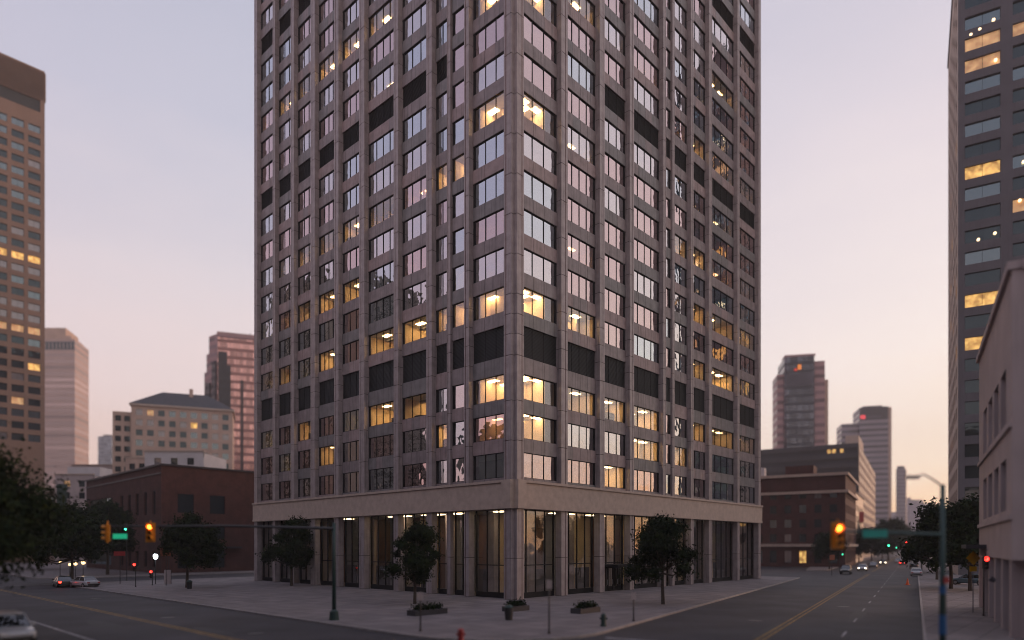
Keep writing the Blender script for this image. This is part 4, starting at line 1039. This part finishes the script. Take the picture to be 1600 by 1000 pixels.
board('shop_sign', 'vertical red sign projecting from the dark narrow building', 'sign', 1346, 808, 205, 1.4, 3.2, 'sign_red')
# yellow diamond sign with red light
Yd = 52.5; x, y = at(1521, Yd); z = zat(872, Yd)
t = thing('road_sign', 'yellow diamond caution sign in front of the grey stucco building', 'road sign', (x, y, .15))
m = MB(); d = .56; m.v = [(x-d, y, z), (x, y, z-d), (x+d, y, z), (x, y, z+d), (x-d, y+.02, z), (x, y+.02, z-d), (x+d, y+.02, z), (x, y+.02, z+d)]
m.f = [(0, 1, 2, 3), (7, 6, 5, 4), (0, 4, 5, 1), (1, 5, 6, 2), (2, 6, 7, 3), (3, 7, 4, 0)]; m.m = [0]*6; m.build('plate', M['sign_yellow'], t)
m = MB(); m.box(WF, x-.28, x+.28, y-.0, y+.02, z-1.05, z-.65); m.build('plaque', M['sign_yellow'], t)
m = MB(); m.tube([(x, y+.05, .15), (x, y+.05, z+.3)], [.035, .035], 8); m.build('post', M['greyclad'], t)
x, y = at(1537, 50); post_x = post('signal_post', 'slim post carrying the red light next to the yellow diamond', 'signal post', 1537, 853 + EYE*F/50, zat(873, 50)+.2)
signal_head('small black traffic light showing red next to the yellow diamond', x, y-.2, zat(873, 50)-.3, face_cam, 0, back=False, lens='l_red', h=.9, col='black')
# plaza: posts, hydrants, bollards, bins
for px, pyb, zt, lb in ((657, 990, 2.6, 'thin dark sign post nearest the left plaza kerb'), (858, 994, 3.4, 'thin dark sign post in the middle of the plaza'), (990, 974, 2.2, 'short sign post by the right street kerb')):
    t, x, y, Y = post('sign_post', lb, 'sign post', px, pyb, zt)
    m = MB(); m.box(WF, x-.16, x+.16, y-.06, y-.04, zt-.55, zt-.05); m.build('plate', M['lilac'], t)
def bollard(name, label, cat, px, pyb, h, r, mt, capm=None):
    Y = gY(pyb); x, y = at(px, Y); t = thing(name, label, cat, (x, y, .15))
    m = MB(); m.tube([(x, y, .15), (x, y, .25), (x, y, .27), (x, y, .15+h*.8)], [r*1.3, r*1.3, r, r*.95], 12); m.build('body', M[mt], t)
    m = MB(); m.tube([(x, y, .15+h*.8), (x, y, .15+h*.92), (x, y, .15+h)], [r*1.15, r*.9, r*.3], 12); m.build('cap', M[capm or mt], t)
    m = MB(); m.tube([(x-r*1.5, y, .15+h*.6), (x+r*1.5, y, .15+h*.6)], [r*.45, r*.45], 8); m.build('nozzle', M[capm or mt], t)
bollard('fire_hydrant', 'dark green fire hydrant near the right street kerb', 'fire hydrant', 943, 982, .85, .17, 'green_iron')
bollard('fire_hydrant', 'bright red fire hydrant at the bottom edge of the plaza', 'fire hydrant', 720, 1009, .8, .16, 'sign_red')
def bin_(label, px, pyb):
    Y = gY(pyb); x, y = at(px, Y); t = thing('litter_bin', label, 'litter bin', (x, y, .15))
    m = MB(); m.tube([(x, y, .15), (x, y, 1.0)], [.26, .32], 14); m.build('body', M['black'], t)
    m = MB(); m.tube([(x, y, 1.0), (x, y, 1.06), (x, y, 1.22)], [.34, .34, .15], 14); m.build('lid', M['green_iron'], t)
bin_('black litter bin beside the plaza planters', 795, 972); bin_('black litter bin under the left street tree', 296, 922)
def planter(label, px, pyb, w):
    Y = gY(pyb); x, y = at(px, Y); t = thing('planter', label, 'planter', (x, y, .15))
    fr = Fr((x, y), uR, uL)
    m = MB(); m.box(fr, -w/2, w/2, -.5, .5, .15, .55); m.build('trough', M['darkclad'], t)
    bl = [(x + random.uniform(-w/2.4, w/2.4)*uR[0], y + random.uniform(-w/2.4, w/2.4)*uR[1], .7, .34) for _ in range(6)]
    leaf_cloud([(x + q*uR[0]*w/6, y + q*uR[1]*w/6, .68 + .06*(q % 2), .42) for q in (-2, -1, 0, 1, 2)], 900, .1, int(px)).build('plant', [M['leaf'], M['leaf2']], t)
planter('dark trough planter with low shrubs in front of the tower corner', 668, 963, 3.2); planter('dark trough planter nearer the right facade', 915, 960, 2.6)
planter('low dark planter close to the tower entrance corner', 806, 957, 2.2)
# cone
Y = gY(914); x, y = at(1418, Y); t = thing('traffic_cone', 'orange traffic cone standing in the right street', 'cone', (x, y, 0))
m = MB(); m.tube([(x, y, .04), (x, y, .9)], [.22, .05], 12); m.build('cone_body', M['orange'], t)
m = MB(); m.box(WF, x-.28, x+.28, y-.28, y+.28, .005, .04); m.build('base', M['orange'], t)

# ---------------------------------------------------------------- cars
def make_car(label, paintm, x, y, yaw, suv=False, head=False, tail=False, z=.005, name='parked_car'):
    t = bpy.data.objects.new(name, None); C.objects.link(t); tag(t, label, 'car')
    up = .16 if suv else 0; hz = 1.0
    def loft(secs, m=0):
        mb = MB(); rings = []
        for pts in secs: rings.append(len(mb.v)); mb.v += pts
        k = len(secs[0])
        for a, b in zip(rings, rings[1:]):
            for i in range(k): mb.f.append((a+i, a+(i+1) % k, b+(i+1) % k, b+i)); mb.m.append(m)
        mb.f.append(tuple(rings[0]+i for i in reversed(range(k)))); mb.f.append(tuple(rings[-1]+i for i in range(k))); mb.m += [m, m]
        return mb
    S = [(-2.25, .42, .72, .76), (-2.15, .3, .86, .84), (-1.7, .26, .94, .89), (-.6, .24, .95, .91), (.6, .24, .93, .91), (1.2, .25, .9, .9), (1.9, .28, .80, .86), (2.2, .34, .68, .78), (2.28, .42, .6, .7)]
    secs = []
    for X, zb, zt, w in S:
        zb += up*.6; zt += up
        secs.append([(X, -w*.88, zb), (X, w*.88, zb), (X, w, zb+.16), (X, w*.99, zt-.16), (X, w*.9, zt-.02), (X, w*.5, zt+.01), (X, -w*.5, zt+.01), (X, -w*.9, zt-.02), (X, -w*.99, zt-.16), (X, -w, zb+.16)])
    def add(mb, n, mats, par=t, smooth=False):
        me = bpy.data.meshes.new(n); me.from_pydata(mb.v, [], mb.f); me.polygons.foreach_set('material_index', mb.m)
        for q in (mats if isinstance(mats, list) else [mats]): me.materials.append(q)
        if smooth: me.polygons.foreach_set('use_smooth', [True]*len(mb.f))
        o = bpy.data.objects.new(n, me); C.objects.link(o); o.parent = par; return o
    add(loft(secs), 'body', M[paintm])
    rb = -2.05 if suv else -1.15; rt_ = 1.46 + up*1.6
    cab = [[(rb-.55 if not suv else rb-.1, s*.8, .9+up), (1.05, s*.8, .9+up), (.3, s*.62, rt_-.03), (rb+.05, s*.62, rt_-.03)] for s in (-1, 1)]
    mb = MB(); mb.v = cab[0] + cab[1]; mb.f = [(0, 1, 2, 3), (7, 6, 5, 4), (0, 4, 5, 1), (1, 5, 6, 2), (2, 6, 7, 3), (3, 7, 4, 0)]; mb.m = [0]*6
    add(mb, 'window_glass', M['carglass'])
    mb = loft([[(X, -w, z0), (X, w, z0), (X, w*.93, z1), (X, -w*.93, z1)] for X, w, z0, z1 in ((rb-.02, .6, rt_-.06, rt_-.02), (rb+.3, .64, rt_-.05, rt_+.03), (0, .64, rt_-.05, rt_+.03), (.36, .61, rt_-.07, rt_-.02))])
    for s in (-1, 1):
        for p0, p1 in (((1.07, s*.8, .9+up), (.3, s*.625, rt_-.03)), ((-.35, s*.81, .9+up), (-.4, s*.63, rt_-.03)), ((rb-.5 if not suv else rb-.08, s*.8, .9+up), (rb, s*.625, rt_-.03))): mb.tube([p0, p1], [.035, .035], 6)
    add(mb, 'roof', M[paintm])
    for X in (-1.38, 1.38):
        for s in (-1, 1):
            mb = MB(); rr = .33 + up*.3; mb.tube([(X, s*.70, rr), (X, s*.90, rr)], [rr, rr], 18); w = add(mb, 'wheel', M['tyre'])
            mb = MB(); mb.tube([(X, s*.88, rr), (X, s*.912, rr)], [rr*.62, rr*.55], 14); add(mb, 'rim', M['rim'], w)
    for s in (-1, 1):
        mb = MB(); mb.box(WF, 2.12, 2.26, s*.62-.15, s*.62+.15, .56+up, .70+up); add(mb, 'headlight', M['l_head'] if head else M['sign_white'])
        mb = MB(); mb.box(WF, -2.27, -2.16, s*.64-.15, s*.64+.15, .62+up, .78+up); add(mb, 'taillight', M['l_tail'] if tail else M['sign_red'])
        mb = MB(); mb.box(WF, .72, .86, s*.95-.09, s*.95+.09, .93+up, 1.06+up); add(mb, 'mirror', M[paintm])
    mb = MB(); mb.box(WF, -2.33, -2.2, -.72, .72, .36+up*.5, .54+up*.5); add(mb, 'bumper', M['black']); mb = MB(); mb.box(WF, 2.2, 2.33, -.66, .66, .36+up*.5, .52+up*.5); add(mb, 'bumper', M['black'])
    t.location = (x, y, z); t.rotation_euler = (0, 0, yaw); return t
yl = math.atan2(uL[1], uL[0]); yr = math.atan2(u2[1], u2[0])
x, y = at(14, 36.5); make_car('silver grey car cut by the lower left picture corner', 'car_silver', x, y, yl+math.pi*1.0, suv=True)
Y = gY(918); x, y = at(131, Y); make_car('silver car stopped on the left street near the brick building', 'car_silver', x, y, yl+.25)
Y = gY(917); x, y = at(98, Y); make_car('dark car with two glowing red tail lights on the left street', 'car_dark', x, y, 2.32, tail=True, name='car')
def rcar(label, p, px, pyb, d=1, **k):
    Y = gY(pyb); x, y = at(px, Y); return make_car(label, p, x, y, yr if d > 0 else yr+math.pi, **k)
rcar('dark parked car nearest on the left kerb of the right street', 'car_dark', 1322, 897, -1, suv=True)
rcar('silver parked car with glinting lamps on the left kerb of the right street', 'car_silver', 1348, 892, -1, head=True)
rcar('dark car parked behind the silver one on the right street', 'car_dark', 1365, 887, -1)
rcar('car with bright headlights coming down the right street', 'car_dark', 1380, 882, -1, head=True, name='car')
rcar('white car driving away far down the right street', 'car_white', 1404, 880, 1, name='car')
rcar('car with glowing red tail lights in the right street', 'car_red', 1411, 883, 1, tail=True, name='car')
rcar('silver car parked on the right kerb under the trees', 'car_silver', 1432, 900, 1)
rcar('dark parked car farther along the right kerb under the trees', 'car_dark', 1428, 889, 1, suv=True)
Y = 90; x, y = at(1514, Y); make_car('pale car parked sideways beyond the grey stucco building', 'car_blue', x, y, yr+1.3, z=.155)

for o in bpy.data.objects:
    if o.parent is None and o.get('category') and not o.get('group'):
        gname = {'tree': 'street trees', 'car': 'cars on the two streets', 'traffic light': 'traffic lights', 'planter': 'planters before the tower', 'signal pole': 'signal poles', 'sign post': 'thin sign posts on the plaza', 'fire hydrant': 'fire hydrants', 'litter bin': 'litter bins', 'signal post': 'signal posts'}.get(o['category'])
        if gname: o['group'] = gname
hz = MB(); hz.box(WF, -900, 1400, -120, 1000, -1.2, 175)
hm = bpy.data.materials.new('haze_air'); hm.use_nodes = True; nt = hm.node_tree; nt.nodes.clear()
vo = nt.nodes.new('ShaderNodeVolumePrincipled'); vo.inputs['Color'].default_value = (.93, .88, .88, 1); vo.inputs['Density'].default_value = .0004
nt.links.new(vo.outputs[0], nt.nodes.new('ShaderNodeOutputMaterial').inputs['Volume'])
tag(hz.build('haze', hm), kind='stuff')
# ---------------------------------------------------------------- sky, sun, camera
SUN_AZ, SUN_EL = R(62), R(3.5)
sd = (math.sin(SUN_AZ), math.cos(SUN_AZ)); gd = (math.sin(R(82)), math.cos(R(82)))
w = bpy.data.worlds.new('World'); bpy.context.scene.world = w; w.use_nodes = True
nt = w.node_tree; nt.nodes.clear(); N, L = nt.nodes.new, nt.links.new
out = N('ShaderNodeOutputWorld'); bg = N('ShaderNodeBackground'); L(bg.outputs[0], out.inputs[0])
tc = N('ShaderNodeTexCoord'); sp = N('ShaderNodeSeparateXYZ'); L(tc.outputs['Generated'], sp.inputs[0])
def mth(op, a, b=None):
    n = N('ShaderNodeMath'); n.operation = op
    for i, q in enumerate((a, b)):
        if q is None: continue
        if isinstance(q, (int, float)): n.inputs[i].default_value = q
        else: L(q, n.inputs[i])
    return n.outputs[0]
ns = N('ShaderNodeTexNoise'); ns.inputs['Scale'].default_value = 2.2; ns.inputs['Detail'].default_value = 5; ns.inputs['Roughness'].default_value = .55
mpn = N('ShaderNodeMapping'); mpn.inputs['Scale'].default_value = (1, 1, 3); L(tc.outputs['Generated'], mpn.inputs[0]); L(mpn.outputs[0], ns.inputs['Vector'])
zz = mth('ADD', sp.outputs['Z'], mth('MULTIPLY', mth('SUBTRACT', ns.outputs['Fac'], .5), .21))
hl = mth('SQRT', mth('ADD', mth('MULTIPLY', sp.outputs['X'], sp.outputs['X']), mth('MULTIPLY', sp.outputs['Y'], sp.outputs['Y'])))
s_ = mth('DIVIDE', mth('ADD', mth('MULTIPLY', sp.outputs['X'], gd[0]), mth('MULTIPLY', sp.outputs['Y'], gd[1])), mth('MAXIMUM', hl, .001))
def ramp(stops):
    r = N('ShaderNodeValToRGB'); cr = r.color_ramp
    while len(cr.elements) < len(stops): cr.elements.new(.5)
    for e, (p, c) in zip(cr.elements, stops): e.position = p; e.color = lin(*c)
    L(zz, r.inputs[0]); return r.outputs[0]
sun_r = ramp([(0, (240, 186, 140)), (.05, (244, 203, 165)), (.11, (245, 228, 212)), (.22, (239, 230, 228)), (.45, (219, 208, 217)), (.9, (165, 168, 195))])
side_r = ramp([(0, (230, 190, 178)), (.08, (228, 203, 196)), (.2, (222, 207, 211)), (.35, (206, 200, 211)), (.5, (182, 184, 204)), (1, (150, 158, 185))])
away_r = ramp([(0, (170, 142, 152)), (.1, (206, 170, 178)), (.26, (206, 182, 196)), (.45, (178, 170, 196)), (1, (146, 152, 182))])
def mixc(f, a, b):
    m = N('ShaderNodeMix'); m.data_type = 'RGBA'; L(f, m.inputs[0]); L(a, m.inputs[6]); L(b, m.inputs[7]); return m.outputs[2]
c1 = mixc(mth('MAXIMUM', s_, 0.0), side_r, sun_r)
c2 = mixc(mth('POWER', mth('MAXIMUM', mth('MULTIPLY', s_, -1), 0.0), 2.0), c1, away_r)
sky = N('ShaderNodeTexSky'); sky.sky_type = 'NISHITA'; sky.sun_disc = False; sky.sun_elevation = SUN_EL; sky.sun_rotation = SUN_AZ
sk = N('ShaderNodeVectorMath'); sk.operation = 'SCALE'; L(sky.outputs[0], sk.inputs[0]); sk.inputs['Scale'].default_value = .028
ad = N('ShaderNodeVectorMath'); ad.operation = 'MULTIPLY_ADD'; L(c2, ad.inputs[0]); ad.inputs[1].default_value = (1.30, 1.25, 1.17); L(sk.outputs[0], ad.inputs[2])
L(ad.outputs[0], bg.inputs[0]); bg.inputs[1].default_value = 1.0
sl = bpy.data.lights.new('sun', 'SUN'); so = bpy.data.objects.new('sun', sl); C.objects.link(so)
sl.energy = 2.0; sl.angle = R(6); sl.color = (1, .56, .36)
so.rotation_euler = Vector((-sd[0]*math.cos(SUN_EL), -sd[1]*math.cos(SUN_EL), -math.sin(SUN_EL))).to_track_quat('-Z', 'Y').to_euler()
cd = bpy.data.cameras.new('camera'); cam = bpy.data.objects.new('camera', cd); C.objects.link(cam)
bpy.context.scene.camera = cam
cam.location = (0, 0, EYE); cam.rotation_euler = (R(90), 0, 0)
cd.sensor_width = 360; cd.lens = F/1600*360; cd.shift_y = (HY-500)/1600
cd.clip_start = .5; cd.clip_end = 6000
cd.dof.use_dof = True; cd.dof.focus_distance = 75; cd.dof.aperture_fstop = (cd.lens/1000)/.40; cd.dof.aperture_blades = 0
sc = bpy.context.scene
sc.render.engine = 'CYCLES'
sc.view_settings.view_transform = 'Standard'; sc.view_settings.look = 'None'; sc.view_settings.exposure = 0; sc.view_settings.gamma = 1
sc.cycles.use_denoising = True; sc.cycles.filter_width = 1.0
sc.cycles.max_bounces = 8; sc.cycles.diffuse_bounces = 3; sc.cycles.glossy_bounces = 4; sc.cycles.transparent_max_bounces = 12
sc.cycles.sample_clamp_indirect = 4; sc.cycles.caustics_reflective = False; sc.cycles.caustics_refractive = False
